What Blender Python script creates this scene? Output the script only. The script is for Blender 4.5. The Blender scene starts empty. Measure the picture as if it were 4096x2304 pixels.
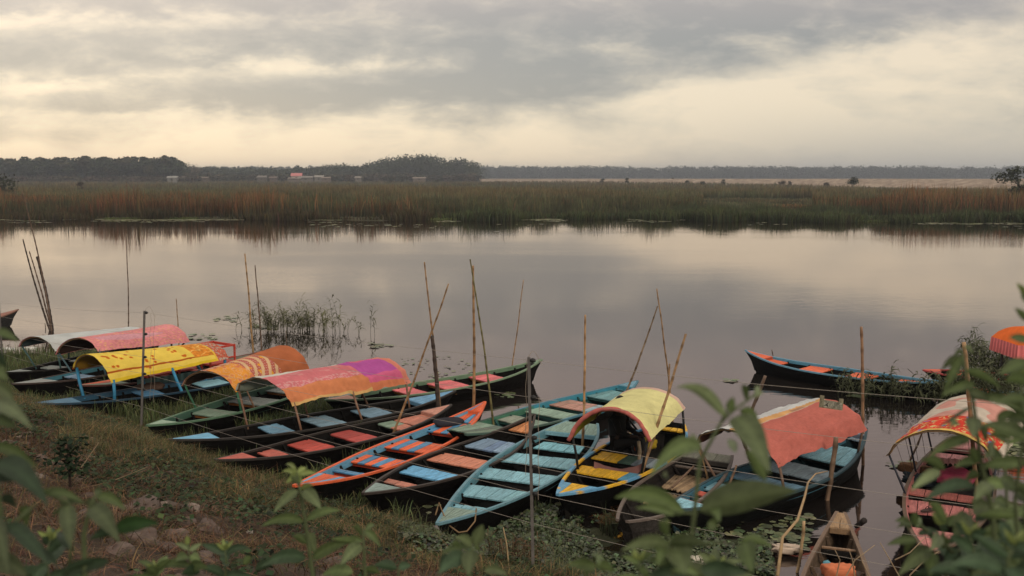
import bpy, math, random
import numpy as np
from mathutils import Vector, Matrix, noise
R = math.radians
S = bpy.context.scene
C = S.collection
rnd = random.Random(7)
# ------------------------------------------------------------------ camera
CAMZ = 5.2; FPX = 4000.0; PITCH = math.atan(452/4000.0)
cd = bpy.data.cameras.new("camera"); cam = bpy.data.objects.new("camera", cd); C.objects.link(cam)
cam.location = (0, 0, CAMZ); cam.rotation_euler = (math.pi/2-PITCH, 0, 0)
cd.sensor_width = 36; cd.lens = 36*FPX/4096; cd.clip_start = .05; cd.clip_end = 30000
cd.dof.use_dof = True; cd.dof.focus_distance = 19; cd.dof.aperture_fstop = 3.4
S.camera = cam
CR = Matrix.Rotation(math.pi/2-PITCH, 3, 'X')
# ------------------------------------------------------------------ world
W = bpy.data.worlds.new("World"); S.world = W; W.use_nodes = True
def build_world():
    nt = W.node_tree; N = nt.nodes; L = nt.links; N.clear()
    out = N.new('ShaderNodeOutputWorld'); bg = N.new('ShaderNodeBackground')
    tc = N.new('ShaderNodeTexCoord'); sep = N.new('ShaderNodeSeparateXYZ'); L.new(tc.outputs['Generated'], sep.inputs[0])
    def M(op, a, b=None, c=None, clamp=False):
        n = N.new('ShaderNodeMath'); n.operation = op; n.use_clamp = clamp
        for i, v in enumerate((a, b, c)):
            if v is None: continue
            if isinstance(v, (int, float)): n.inputs[i].default_value = v
            else: L.new(v, n.inputs[i])
        return n.outputs[0]
    x, y, z = sep.outputs
    yy = M('MAXIMUM', M('ABSOLUTE', y), .15)
    a = M('DIVIDE', x, yy); e = M('DIVIDE', z, yy)
    def noise_(sx, sy, sc, det, rough, off=0, dist=0):
        cb = N.new('ShaderNodeCombineXYZ'); L.new(M('MULTIPLY', a, sx), cb.inputs[0]); L.new(M('MULTIPLY', e, sy), cb.inputs[1]); cb.inputs[2].default_value = off
        n = N.new('ShaderNodeTexNoise'); n.inputs['Scale'].default_value = sc; n.inputs['Detail'].default_value = det
        n.inputs['Roughness'].default_value = rough; n.inputs['Distortion'].default_value = dist; L.new(cb.outputs[0], n.inputs['Vector']); return n.outputs[0]
    def sm(v, lo, hi):
        n = N.new('ShaderNodeMapRange'); n.interpolation_type = 'SMOOTHSTEP'; L.new(v, n.inputs[0])
        n.inputs[1].default_value = lo; n.inputs[2].default_value = hi; return n.outputs[0]
    n1 = noise_(1, 3.2, 5, 6, .55, 3.1, .3); n2 = noise_(1, 2.6, 13, 6, .6, 7.7, .2); n3 = noise_(1, 2.2, 2.2, 3, .5, 1.4); n4 = noise_(1, 2.0, 30, 5, .62, 4.2, .1); n4c = M('SUBTRACT', n4, .5)
    n1c = M('SUBTRACT', n1, .5); n2c = M('SUBTRACT', n2, .5); n3c = M('SUBTRACT', n3, .5)
    ew = M('ADD', e, M('ADD', M('MULTIPLY', n1c, .055), M('MULTIPLY', n2c, .022)))      # warped elevation
    aw = M('ADD', a, M('MULTIPLY', n2c, .12))
    # edge of the high grey deck: rises to the right
    line = M('ADD', .058, M('ADD', M('MULTIPLY', M('MAXIMUM', a, -.08), .19), M('MULTIPLY', M('MINIMUM', a, 0), .012)))
    deck = sm(M('SUBTRACT', ew, line), -.022, .045)
    def blob(ca, ce, ra, re):
        u = M('DIVIDE', M('SUBTRACT', aw, ca), ra); v = M('DIVIDE', M('SUBTRACT', ew, ce), re)
        r2 = M('ADD', M('MULTIPLY', u, u), M('MULTIPLY', v, v)); return M('POWER', 2.718, M('MULTIPLY', r2, -1.0))
    dark = M('MULTIPLY', deck, M('ADD', M('ADD', .74, M('MULTIPLY', n2c, 1.7)), M('MULTIPLY', n4c, .5)))
    for ca, ce, ra, re, k in ((-.50,.150,.09,.012,.75),(-.24,.104,.13,.011,.55),(-.47,.088,.10,.013,.70),(-.33,.146,.10,.009,.40),(-.40,.062,.13,.008,.4),(-.20,.150,.10,.010,.25)):
        dark = M('SUBTRACT', dark, M('MULTIPLY', blob(ca, ce, ra, re), k))
    for ca, ce, ra, re, k in ((-.12,.077,.07,.010,.45),(-.27,.073,.12,.012,.35),(-.02,.088,.10,.010,.25),(.25,.155,.30,.02,.25),(.05,.10,.18,.02,.2)):
        dark = M('ADD', dark, M('MULTIPLY', blob(ca, ce, ra, re), k))
    dark = M('ADD', dark, M('MULTIPLY', n3c, .30))
    # streaks under the deck
    dark = M('ADD', dark, M('MULTIPLY', M('MULTIPLY', M('SUBTRACT', 1.0, deck), M('ADD', n1c, M('MULTIPLY', n2c, .6))), 1.5))
    dark = M('ADD', dark, .05)
    hz = M('MULTIPLY', M('MULTIPLY', sm(e, .085, .005), sm(a, -.02, .42)), .8)               # blue-grey haze low on the right
    ramp = N.new('ShaderNodeValToRGB'); cr = ramp.color_ramp
    cr.elements[0].position = 0.0; cr.elements[0].color = (.82, .69, .515, 1)
    cr.elements[1].position = 1.0; cr.elements[1].color = (.28, .275, .265, 1)
    for p, c in ((.25, (.68, .59, .46, 1)), (.5, (.50, .45, .375, 1)), (.75, (.36, .34, .31, 1))):
        k = cr.elements.new(p); k.color = c
    L.new(dark, ramp.inputs[0])
    def mix(f, c1, c2):
        n = N.new('ShaderNodeMix'); n.data_type = 'RGBA'; L.new(f, n.inputs[0])
        for i, c in ((6, c1), (7, c2)):
            if isinstance(c, tuple): n.inputs[i].default_value = c
            else: L.new(c, n.inputs[i])
        return n.outputs[2]
    col = mix(hz, ramp.outputs[0], (.40, .395, .37, 1))
    mid = M('MULTIPLY', sm(e, .12, .24), .72)
    col = mix(mid, col, (.62, .50, .45, 1))
    top = sm(e, .35, 1.1)
    col = mix(top, col, (.85, .77, .67, 1))
    below = sm(z, 0.0, -.03)
    col = mix(below, col, (.12, .11, .09, 1))
    sky = N.new('ShaderNodeTexSky'); sky.sky_type = 'NISHITA'; sky.sun_disc = False
    sky.sun_elevation = R(22); sky.sun_rotation = R(-25)
    sc = N.new('ShaderNodeVectorMath'); sc.operation = 'SCALE'; L.new(sky.outputs[0], sc.inputs[0]); sc.inputs['Scale'].default_value = .012
    ad = N.new('ShaderNodeVectorMath'); ad.operation = 'ADD'; L.new(sc.outputs[0], ad.inputs[0]); L.new(col, ad.inputs[1])
    L.new(ad.outputs[0], bg.inputs[0]); bg.inputs[1].default_value = 1.0; L.new(bg.outputs[0], out.inputs[0])
build_world()
sd = bpy.data.lights.new("sun", 'SUN'); sd.energy = 1.35; sd.angle = R(16); sd.color = (1, .86, .68)
sun = bpy.data.objects.new("sun", sd); C.objects.link(sun); sun.rotation_euler = (R(58), 0, R(22)); sun.location = (0, 0, 60)
S.view_settings.view_transform = 'Standard'; S.view_settings.look = 'None'; S.view_settings.exposure = 0; S.view_settings.gamma = 1
# ------------------------------------------------------------------ projection helpers (native 4096x2304 pixel -> point of the place)
def ray(px, py):
    return CR @ Vector(((px-2048)/FPX, -(py-1152)/FPX, -1))
def pz(px, py, z=0.0):
    d = ray(px, py); k = (z-CAMZ)/d.z; return Vector((d.x*k, d.y*k, z))
def pd(px, py, Y):
    d = ray(px, py); k = Y/d.y; return Vector((d.x*k, Y, CAMZ+d.z*k))
def z1(x, y): return (x*.4859, 1600+y*.4859)
def z2(x, y): return (700+x*.4859, 1600+y*.4859)
def z3(x, y): return (1500+x*.4859, 1600+y*.4859)
def r3(x, y): return (1500+x*.4279, 1100+y*.4279)
def r4(x, y): return (2200+x*.555, 1500+y*.555)
def r5(x, y): return (2900+x*.555, 1500+y*.555)
def rr(x, y): return (2900+x*.4692, 1200+y*.4692)
# ------------------------------------------------------------------ mesh helpers
class MB:
    def __init__(s): s.v = []; s.f = []; s.c = []
    def vert(s, p, c): s.v.append(tuple(p)); s.c.append((c[0], c[1], c[2], 1)); return len(s.v)-1
    def face(s, *i): s.f.append(tuple(i))
    def quad(s, ps, c):
        i = [s.vert(p, c) for p in ps]; s.f.append(tuple(i))
    def hexa(s, p, c):     # 8 points: bottom 4 then top 4, same order
        b = [s.vert(q, c) for q in p]
        for f in ((3,2,1,0),(4,5,6,7),(0,1,5,4),(1,2,6,5),(2,3,7,6),(3,0,4,7)): s.f.append(tuple(b[k] for k in f))
    def box(s, c0, c1, col):
        (x0,y0,z0),(x1,y1,z1_) = c0, c1
        s.hexa([(x0,y0,z0),(x1,y0,z0),(x1,y1,z0),(x0,y1,z0),(x0,y0,z1_),(x1,y0,z1_),(x1,y1,z1_),(x0,y1,z1_)], col)
    def tube(s, pts, rad, col, n=8, cap=True):
        pts = [Vector(p) for p in pts]; rings = []
        up = None
        for i, p in enumerate(pts):
            t = (pts[min(i+1, len(pts)-1)]-pts[max(i-1, 0)]).normalized()
            if up is None:
                up = Vector((0,0,1)) if abs(t.z) < .9 else Vector((1,0,0))
            a = t.cross(up).normalized(); b = a.cross(t).normalized(); up = b
            r = rad[i] if isinstance(rad, (list, tuple)) else rad
            c = col[i] if isinstance(col, list) else col
            rings.append([s.vert(p+a*(r*math.cos(2*math.pi*k/n))+b*(r*math.sin(2*math.pi*k/n)), c) for k in range(n)])
        for i in range(len(rings)-1):
            for k in range(n): s.f.append((rings[i][k], rings[i][(k+1)%n], rings[i+1][(k+1)%n], rings[i+1][k]))
        if cap: s.f.append(tuple(reversed(rings[0]))); s.f.append(tuple(rings[-1]))
    def build(s, name, mat, parent=None, smooth=False, inv=None):
        me = bpy.data.meshes.new(name)
        v = s.v if inv is None else [tuple(inv @ Vector(p)) for p in s.v]
        me.from_pydata(v, [], s.f)
        at = me.color_attributes.new('col', 'FLOAT_COLOR', 'POINT'); at.data.foreach_set('color', np.array(s.c, dtype=np.float32).ravel())
        if smooth: me.shade_smooth()
        me.materials.append(mat); o = bpy.data.objects.new(name, me); C.objects.link(o)
        if parent: o.parent = parent
        return o
def npmesh(name, V, F, col, mat, parent=None):     # V (n,3), F (m,k) all the same k
    me = bpy.data.meshes.new(name); n, m, k = len(V), len(F), F.shape[1]
    me.vertices.add(n); me.vertices.foreach_set('co', V.astype(np.float32).ravel())
    me.loops.add(m*k); me.loops.foreach_set('vertex_index', F.astype(np.int32).ravel())
    me.polygons.add(m); me.polygons.foreach_set('loop_start', np.arange(m, dtype=np.int32)*k)
    me.update(calc_edges=True)
    at = me.color_attributes.new('col', 'FLOAT_COLOR', 'POINT')
    cc = np.ones((n, 4), dtype=np.float32); cc[:, :3] = col; at.data.foreach_set('color', cc.ravel())
    me.materials.append(mat); o = bpy.data.objects.new(name, me); C.objects.link(o)
    if parent: o.parent = parent
    return o
def tag(o, label=None, cat=None, group=None, kind=None):
    if label: o['label'] = label
    if cat: o['category'] = cat
    if group: o['group'] = group
    if kind: o['kind'] = kind
    return o
def empty(name, loc, rz=0.0):
    o = bpy.data.objects.new(name, None); o.empty_display_size = .3; C.objects.link(o); o.location = loc; o.rotation_euler = (0, 0, rz); return o
def minv(loc, rz=0.0): return (Matrix.Translation(Vector(loc)) @ Matrix.Rotation(rz, 4, 'Z')).inverted()
# ------------------------------------------------------------------ materials (base colour comes from the mesh's own 'col')
def amat(name, rough=.8, scale=8, amt=.35, bump=.1, stretch=(1,1,1), wear=None, wear_amt=.5, wscale=18, trans=0, spec=.3, coords='Object', bscale=None):
    m = bpy.data.materials.new(name); m.use_nodes = True; N = m.node_tree.nodes; L = m.node_tree.links
    b = N['Principled BSDF']; b.inputs['Roughness'].default_value = rough; b.inputs['Specular IOR Level'].default_value = spec
    at = N.new('ShaderNodeAttribute'); at.attribute_name = 'col'
    tc = N.new('ShaderNodeTexCoord'); mp = N.new('ShaderNodeMapping'); mp.inputs['Scale'].default_value = stretch; L.new(tc.outputs[coords], mp.inputs[0])
    n = N.new('ShaderNodeTexNoise'); n.inputs['Scale'].default_value = scale; n.inputs['Detail'].default_value = 6; n.inputs['Roughness'].default_value = .65; L.new(mp.outputs[0], n.inputs['Vector'])
    mr = N.new('ShaderNodeMapRange'); L.new(n.outputs[0], mr.inputs[0]); mr.inputs[1].default_value = .3; mr.inputs[2].default_value = .7; mr.inputs[3].default_value = 1-amt; mr.inputs[4].default_value = 1+amt*.6
    vm = N.new('ShaderNodeVectorMath'); vm.operation = 'SCALE'; L.new(at.outputs['Color'], vm.inputs[0]); L.new(mr.outputs[0], vm.inputs['Scale'])
    col = vm.outputs[0]
    if wear:
        n2 = N.new('ShaderNodeTexNoise'); n2.inputs['Scale'].default_value = wscale; n2.inputs['Detail'].default_value = 8; n2.inputs['Roughness'].default_value = .75; L.new(mp.outputs[0], n2.inputs['Vector'])
        m2 = N.new('ShaderNodeMapRange'); L.new(n2.outputs[0], m2.inputs[0]); m2.inputs[1].default_value = .70-wear_amt*.3; m2.inputs[2].default_value = .80-wear_amt*.25; m2.inputs[4].default_value = .85
        mx = N.new('ShaderNodeMix'); mx.data_type = 'RGBA'; L.new(m2.outputs[0], mx.inputs[0]); L.new(col, mx.inputs[6]); mx.inputs[7].default_value = (*wear, 1); col = mx.outputs[2]
    L.new(col, b.inputs['Base Color'])
    if bump:
        n3 = n
        if bscale:
            n3 = N.new('ShaderNodeTexNoise'); n3.inputs['Scale'].default_value = bscale; n3.inputs['Detail'].default_value = 4; L.new(mp.outputs[0], n3.inputs['Vector'])
        bp = N.new('ShaderNodeBump'); bp.inputs['Strength'].default_value = bump; bp.inputs['Distance'].default_value = .02; L.new(n3.outputs[0], bp.inputs['Height']); L.new(bp.outputs[0], b.inputs['Normal'])
    if trans:
        out = N['Material Output']; tr = N.new('ShaderNodeBsdfTranslucent'); L.new(col, tr.inputs[0]); ms = N.new('ShaderNodeMixShader'); ms.inputs[0].default_value = trans
        L.new(b.outputs[0], ms.inputs[1]); L.new(tr.outputs[0], ms.inputs[2]); L.new(ms.outputs[0], out.inputs[0])
    return m
M_PAINT = amat('painted_boards', .62, 5, .42, .35, (1, 6, 6), wear=(.055,.048,.042), wear_amt=.5, wscale=9, spec=.35)
M_RAIL = amat('painted_rail', .6, 6, .25, .3, (1, 4, 4), wear=(.05,.043,.038), wear_amt=.55, wscale=12)
M_HULL = amat('tarred_hull', .6, 4, .5, .5, (1, 8, 8), wear=(.010,.008,.007), wear_amt=.3, wscale=5, spec=.05)
M_WOOD = amat('weathered_wood', .8, 6, .4, .5, (1, 9, 9), wear=(.05,.038,.03), wear_amt=.3, wscale=8)
M_CLOTH = amat('cotton_cloth', .95, 3, .16, .25, bscale=60, trans=.12, spec=.1, coords='Object')
M_BAMBOO = amat('bamboo', .55, 5, .4, .1)
M_METAL = amat('galvanised_iron', .55, 9, .35, .1)
M_WIRE = amat('wire', .5, 9, .2, 0)
M_LEAF = amat('leaf', .55, 30, .22, .15, trans=.28, spec=.3)
M_FAR = amat('distant_foliage', .9, .25, .35, 0, trans=.1, spec=.05)
M_REED = amat('reed_blades', .8, .08, .35, 0, trans=.15, spec=.1)
M_GRASS = amat('grass_blades', .75, 1.2, .45, 0, trans=.2, spec=.15)
M_ROCK = amat('stone', .9, 7, .5, .9, wear=(.10,.085,.07), wear_amt=.5, wscale=5)
M_SKIN = amat('plain', .8, 6, .2, .1)
M_PAD = amat('lily_pad', .45, 12, .3, .1, spec=.4)
# ------------------------------------------------------------------ setting
def ground_mat(name, c1, c2, c3, sc, rough=.95, bump=.6, dist=.05):
    m = bpy.data.materials.new(name); m.use_nodes = True; N = m.node_tree.nodes; L = m.node_tree.links; b = N['Principled BSDF']; b.inputs['Roughness'].default_value = rough
    b.inputs['Specular IOR Level'].default_value = .15
    tc = N.new('ShaderNodeTexCoord')
    n = N.new('ShaderNodeTexNoise'); n.inputs['Scale'].default_value = sc; n.inputs['Detail'].default_value = 10; n.inputs['Roughness'].default_value = .7; L.new(tc.outputs['Object'], n.inputs['Vector'])
    r = N.new('ShaderNodeValToRGB'); L.new(n.outputs[0], r.inputs[0]); r.color_ramp.elements[0].position = .32; r.color_ramp.elements[0].color = (*c1, 1); r.color_ramp.elements[1].position = .68; r.color_ramp.elements[1].color = (*c3, 1)
    k = r.color_ramp.elements.new(.5); k.color = (*c2, 1); L.new(r.outputs[0], b.inputs['Base Color'])
    n2 = N.new('ShaderNodeTexNoise'); n2.inputs['Scale'].default_value = sc*5; n2.inputs['Detail'].default_value = 8; L.new(tc.outputs['Object'], n2.inputs['Vector'])
    bp = N.new('ShaderNodeBump'); bp.inputs['Strength'].default_value = bump; bp.inputs['Distance'].default_value = dist; L.new(n2.outputs[0], bp.inputs['Height']); L.new(bp.outputs[0], b.inputs['Normal'])
    return m
def water():
    m = bpy.data.materials.new('still_water'); m.use_nodes = True; N = m.node_tree.nodes; L = m.node_tree.links; b = N['Principled BSDF']
    # muddy water: dark body under a faintly brown tinted mirror surface
    N.remove(b); df = N.new('ShaderNodeBsdfDiffuse'); df.inputs[0].default_value = (.012, .010, .009, 1); gl = N.new('ShaderNodeBsdfGlossy'); gl.inputs[0].default_value = (1, .922, .882, 1); gl.inputs['Roughness'].default_value = .045
    fr = N.new('ShaderNodeFresnel'); fr.inputs[0].default_value = 2.25; mixs = N.new('ShaderNodeMixShader'); L.new(fr.outputs[0], mixs.inputs[0]); L.new(df.outputs[0], mixs.inputs[1]); L.new(gl.outputs[0], mixs.inputs[2]); L.new(mixs.outputs[0], N['Material Output'].inputs[0])
    geo = N.new('ShaderNodeNewGeometry')
    def nz(sx, sy, sc, det):
        mp = N.new('ShaderNodeMapping'); mp.inputs['Scale'].default_value = (sx, sy, 1); L.new(geo.outputs['Position'], mp.inputs[0])
        n = N.new('ShaderNodeTexNoise'); n.inputs['Scale'].default_value = sc; n.inputs['Detail'].default_value = det; L.new(mp.outputs[0], n.inputs['Vector']); return n.outputs[0]
    fine = nz(.5, 1.6, 3.0, 2); big = nz(.05, .12, 1.0, 3); patch = nz(.02, .07, 1.0, 2)
    pr = N.new('ShaderNodeMapRange'); L.new(patch, pr.inputs[0]); pr.inputs[1].default_value = .45; pr.inputs[2].default_value = .65; pr.inputs[3].default_value = .15; pr.inputs[4].default_value = 1
    mu = N.new('ShaderNodeMath'); mu.operation = 'MULTIPLY'; L.new(fine, mu.inputs[0]); L.new(pr.outputs[0], mu.inputs[1])
    b1 = N.new('ShaderNodeBump'); b1.inputs['Strength'].default_value = 1; b1.inputs['Distance'].default_value = .0048; L.new(mu.outputs[0], b1.inputs['Height'])
    b2 = N.new('ShaderNodeBump'); b2.inputs['Strength'].default_value = 1; b2.inputs['Distance'].default_value = .012; L.new(big, b2.inputs['Height']); L.new(b1.outputs[0], b2.inputs['Normal'])
    L.new(b2.outputs[0], gl.inputs['Normal']); L.new(b2.outputs[0], fr.inputs['Normal'])
    me = bpy.data.meshes.new('water'); me.from_pydata([(-400,-30,0),(400,-30,0),(400,150,0),(-400,150,0)], [], [(0,1,2,3)]); me.materials.append(m)
    o = bpy.data.objects.new('water', me); C.objects.link(o); tag(o, kind='structure')
water()
G_MARSH = ground_mat('marsh_soil', (.035,.035,.02), (.05,.05,.028), (.07,.06,.035), .3)
G_BANK = ground_mat('bank_soil', (.030,.022,.017), (.058,.042,.031), (.105,.080,.060), 1.6, bump=1, dist=.08)
G_GRAVEL = ground_mat('embankment_stone', (.16,.125,.095), (.27,.21,.16), (.44,.35,.27), .35)
# far marsh
def far_shore(x): return 118.0+4.5*noise.noise((x*.035, 0, 0))+2.2*noise.noise((x*.16, 3, 0))-max(0, x-30)*.17
xs = list(np.linspace(-220, 220, 160)); v = [(x, far_shore(x), .0) for x in xs]+[(x, far_shore(x)+1.5, .18) for x in xs]+[(x*9, 2380, .2) for x in xs]
n = len(xs); f = [(i, i+1, n+i+1, n+i) for i in range(n-1)]+[(n+i, n+i+1, 2*n+i+1, 2*n+i) for i in range(n-1)]
me = bpy.data.meshes.new('far_marsh_land'); me.from_pydata(v, [], f); me.materials.append(G_MARSH); o = bpy.data.objects.new('far_marsh_land', me); C.objects.link(o); tag(o, kind='structure')
# near bank
SH = [(-30,34),(-14,25),(-11.6,23.0),(-7.9,20.3),(-5.3,17.8),(-2.86,15.3),(-1.25,14.0),(.4,12.7),(2.5,11.5),(5,10),(9,7.6),(20,2)]
SHA = np.array(SH, float)
def shore_dist(X, Y):
    X = np.asarray(X, float); Y = np.asarray(Y, float); best = np.full(X.shape, 1e9); sign = np.zeros(X.shape)
    for (x0,y0),(x1,y1) in zip(SH[:-1], SH[1:]):
        dx, dy = x1-x0, y1-y0; l2 = dx*dx+dy*dy; t = np.clip(((X-x0)*dx+(Y-y0)*dy)/l2, 0, 1)
        ex, ey = X-(x0+t*dx), Y-(y0+t*dy); d = np.hypot(ex, ey); s = -(dx*(Y-y0)-dy*(X-x0))
        m = d < best; best = np.where(m, d, best); sign = np.where(m, np.sign(s), sign)
    return best*sign
def nz(x, y, s, seed=0): return noise.noise((x*s+seed, y*s-seed, seed*.37))
def bank_h(x, y, s=None):
    if s is None: s = float(shore_dist(x, y))
    h = .36*s if s < 8.2 else .36*8.2+.10*(s-8.2)
    h = min(h, 3.75)
    k = max(0, min(1, (s+.4)/1.5))
    return h+.01+k*(.16*nz(x, y, .9, 3)+.07*nz(x, y, 2.6, 5)+.03*nz(x, y, 7, 8))
gx = np.linspace(-22, 16, 260); gy = np.linspace(-4, 30, 240)
GX, GY = np.meshgrid(gx, gy); SD = shore_dist(GX, GY)
V = []; idx = -np.ones(GX.shape, int)
for j in range(GX.shape[0]):
    for i in range(GX.shape[1]):
        if SD[j, i] > -1.6: idx[j, i] = len(V); V.append((GX[j,i], GY[j,i], bank_h(GX[j,i], GY[j,i], SD[j,i])))
F = [(idx[j,i], idx[j,i+1], idx[j+1,i+1], idx[j+1,i]) for j in range(GX.shape[0]-1) for i in range(GX.shape[1]-1) if min(idx[j,i], idx[j,i+1], idx[j+1,i+1], idx[j+1,i]) >= 0]
me = bpy.data.meshes.new('bank'); me.from_pydata(V, [], F); me.shade_smooth(); me.materials.append(G_BANK); bank = bpy.data.objects.new('bank', me); C.objects.link(bank); tag(bank, kind='structure')
def bank_z(X, Y, SDv):
    return np.array([bank_h(a, b, c) for a, b, c in zip(X, Y, SDv)])
# embankment on the right: long slope of stone, running away to the left
def embankment():
    mb = MB(); pts = []
    for i in range(61):
        t = i/60; X = 250-300*t; Y = 300+520*t**1.2
        top = CAMZ-15.5*Y/4000
        w = 5+12*(1-t); pts.append((X, Y, top, w))
    prev = None
    for i, (X, Y, top, w) in enumerate(pts):
        c = (.5,.5,.5); z_ = top+.12*nz(X, Y, .1, 4)
        cur = [mb.vert((X-w*.5, Y-w, .1), c), mb.vert((X-w*.25, Y-w*.5, top*.52+.3*nz(X, Y, .2, 1)), c), mb.vert((X, Y, z_), c), mb.vert((X+4, Y+8, z_), c), mb.vert((X+14, Y+26, .1), c)]
        if prev:
            for k in range(4): mb.face(prev[k], cur[k], cur[k+1], prev[k+1])
        prev = cur
    o = mb.build('embankment', G_GRAVEL); tag(o, kind='structure')
embankment()
# ------------------------------------------------------------------ vegetation generators
rg = np.random.default_rng(11)
def blades(name, P, H, Wd, ang, lean, cb, ct, mat, segs=3, face=None):
    """grass blades: P base points, H heights, ang lean direction, lean bend amount, cb/ct base and tip colour"""
    n = len(P); lv = segs+1; V = np.zeros((n, lv*2, 3)); Cc = np.zeros((n, lv*2, 3))
    if face is None: face = ang+math.pi/2+rg.normal(0, .5, n)
    wx, wy = np.cos(face), np.sin(face)
    for k in range(lv):
        t = k/segs; bend = lean*t**2; zz = H*t*(1-.35*np.minimum(bend, 1.3)*t)
        cx = P[:,0]+np.cos(ang)*H*bend*.8; cy = P[:,1]+np.sin(ang)*H*bend*.8; cz = P[:,2]+zz
        w = Wd*(1-t)**.7*.5+.0003 if k else Wd*.5
        V[:,2*k,0] = cx-wx*w; V[:,2*k,1] = cy-wy*w; V[:,2*k,2] = cz
        V[:,2*k+1,0] = cx+wx*w; V[:,2*k+1,1] = cy+wy*w; V[:,2*k+1,2] = cz
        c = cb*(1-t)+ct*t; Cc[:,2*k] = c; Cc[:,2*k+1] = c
    base = (np.arange(n)*lv*2)[:,None]; Fs = []
    for k in range(segs): Fs.append(base+np.array([2*k, 2*k+1, 2*k+3, 2*k+2])[None,:])
    return npmesh(name, V.reshape(-1,3), np.concatenate(Fs), Cc.reshape(-1,3), mat)
def leafquads(name, P, size, cols, mat, flat=.5, asp=1.0, parent=None):
    """small leaf-like kites scattered at P, random orientation, flat = how level they lie"""
    n = len(P); a = rg.uniform(0, 2*math.pi, n)
    d1 = np.stack([np.cos(a), np.sin(a), rg.normal(0, 1-flat, n)*.7], 1); d1 /= np.linalg.norm(d1, axis=1)[:,None]
    up = np.stack([rg.normal(0, 1-flat, n), rg.normal(0, 1-flat, n), np.ones(n)], 1); d2 = np.cross(up, d1); d2 /= np.linalg.norm(d2, axis=1)[:,None]
    s = size[:,None]; V = np.stack([P-d1*s*.5, P-d1*s*.02+d2*s*.36*asp, P+d1*s*.5, P-d1*s*.02-d2*s*.36*asp], 1)
    F = np.arange(n*4).reshape(n, 4); return npmesh(name, V.reshape(-1,3), F, np.repeat(cols, 4, 0), mat, parent)
def jit(c, n, a=.25): return np.clip(np.array(c)[None,:]*(1+rg.normal(0, a, (n,1)))*(1+rg.normal(0, a*.3, (n,3))), .004, 1)
def vnoise(X, Y, s, seed=0): return np.array([noise.noise((x*s+seed, y*s, seed*.7)) for x, y in zip(X, Y)])
# far reeds: one mass, denser in the picture near the water
def reeds():
    n = 150000
    inv = rg.uniform(1/640, 1/119.0, n); Y = 1/inv; X = Y*rg.uniform(-.56, .56, n)
    shore = np.array([far_shore(x) for x in X]); Y = np.maximum(Y, shore+rg.uniform(0, 3, n))
    rel = Y-shore
    big = vnoise(X, Y, .018, 2); med = vnoise(X, Y, .09, 5)
    fine_ = vnoise(X, Y, .33, 8); clump = np.where(rel < 16, .85*fine_+.5*med, 0)*1.7; H = 2.2+.55*vnoise(X, Y, .95, 13)+.8*big+.55*med+.5*fine_+clump+rg.normal(0, .24, n)
    right = (X/Y > .16) & (X/Y < .50); low = right & (rel < 14) & (X/Y < .36); H = np.where(low, H*.62, H)
    H = np.where((X/Y>.19)&(X/Y<.30)&(rel>14)&(rel<95), H*.30, H)
    H = np.where((X/Y > .36) & (rel < 30), H*1.15, H)
    H = np.where(rel < 1.2, H*.75, H)
    H = np.where(rel > 120, H*(.75+.15*med), H)
    Wd = Y*.00075*rg.uniform(.6, 1.4, n)
    green = jit((.042,.052,.030), n, .3); brown = jit((.175,.085,.042), n, .4); teal = jit((.030,.042,.028), n, .25); straw = jit((.17,.12,.065), n, .3); olive = jit((.085,.085,.045), n, .3)
    pick = big*1.8+med*1.4+rg.normal(0, .3, n)
    tip = np.where((pick > -.15)[:,None], brown, olive); tip = np.where((rg.random(n) < .05)[:,None], straw, tip)
    tip = np.where((rel > 45)[:,None], tip*.40+olive*1.0, tip); tip = tip*(1+.9*np.clip(fine_, -.5, .5))[:,None]
    tip = np.where(low[:,None], jit((.075,.088,.045), n, .25), tip)
    base = np.where((rg.random(n) < .6)[:,None], teal, green)
    base = base*.8*(1+.8*np.clip(fine_, -.5, .5))[:,None]
    Z = np.full(n, .05)
    keep = Y < np.where(X/Y > .08, 640-1150*np.clip(X/Y-.08, 0, .33)+70*vnoise(X/Y*9, Y*.004, 1, 4), 640)
    P = np.stack([X, Y, Z], 1)[keep]; H = H[keep]; Wd = Wd[keep]; base = base[keep]; tip = tip[keep]; n = len(P); ang = rg.uniform(0, 6.28, n); lean = np.abs(rg.normal(.12, .18, n))
    # lower third stays green: blend tips by colouring per height inside blades()
    o = blades('marsh_reeds', P, H, Wd, ang, lean, base, tip, M_REED, 3, face=rg.normal(0, .5, n)); tag(o, 'dense brown and green reed bed along the far shore', 'reeds', kind='stuff')
reeds()
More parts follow.
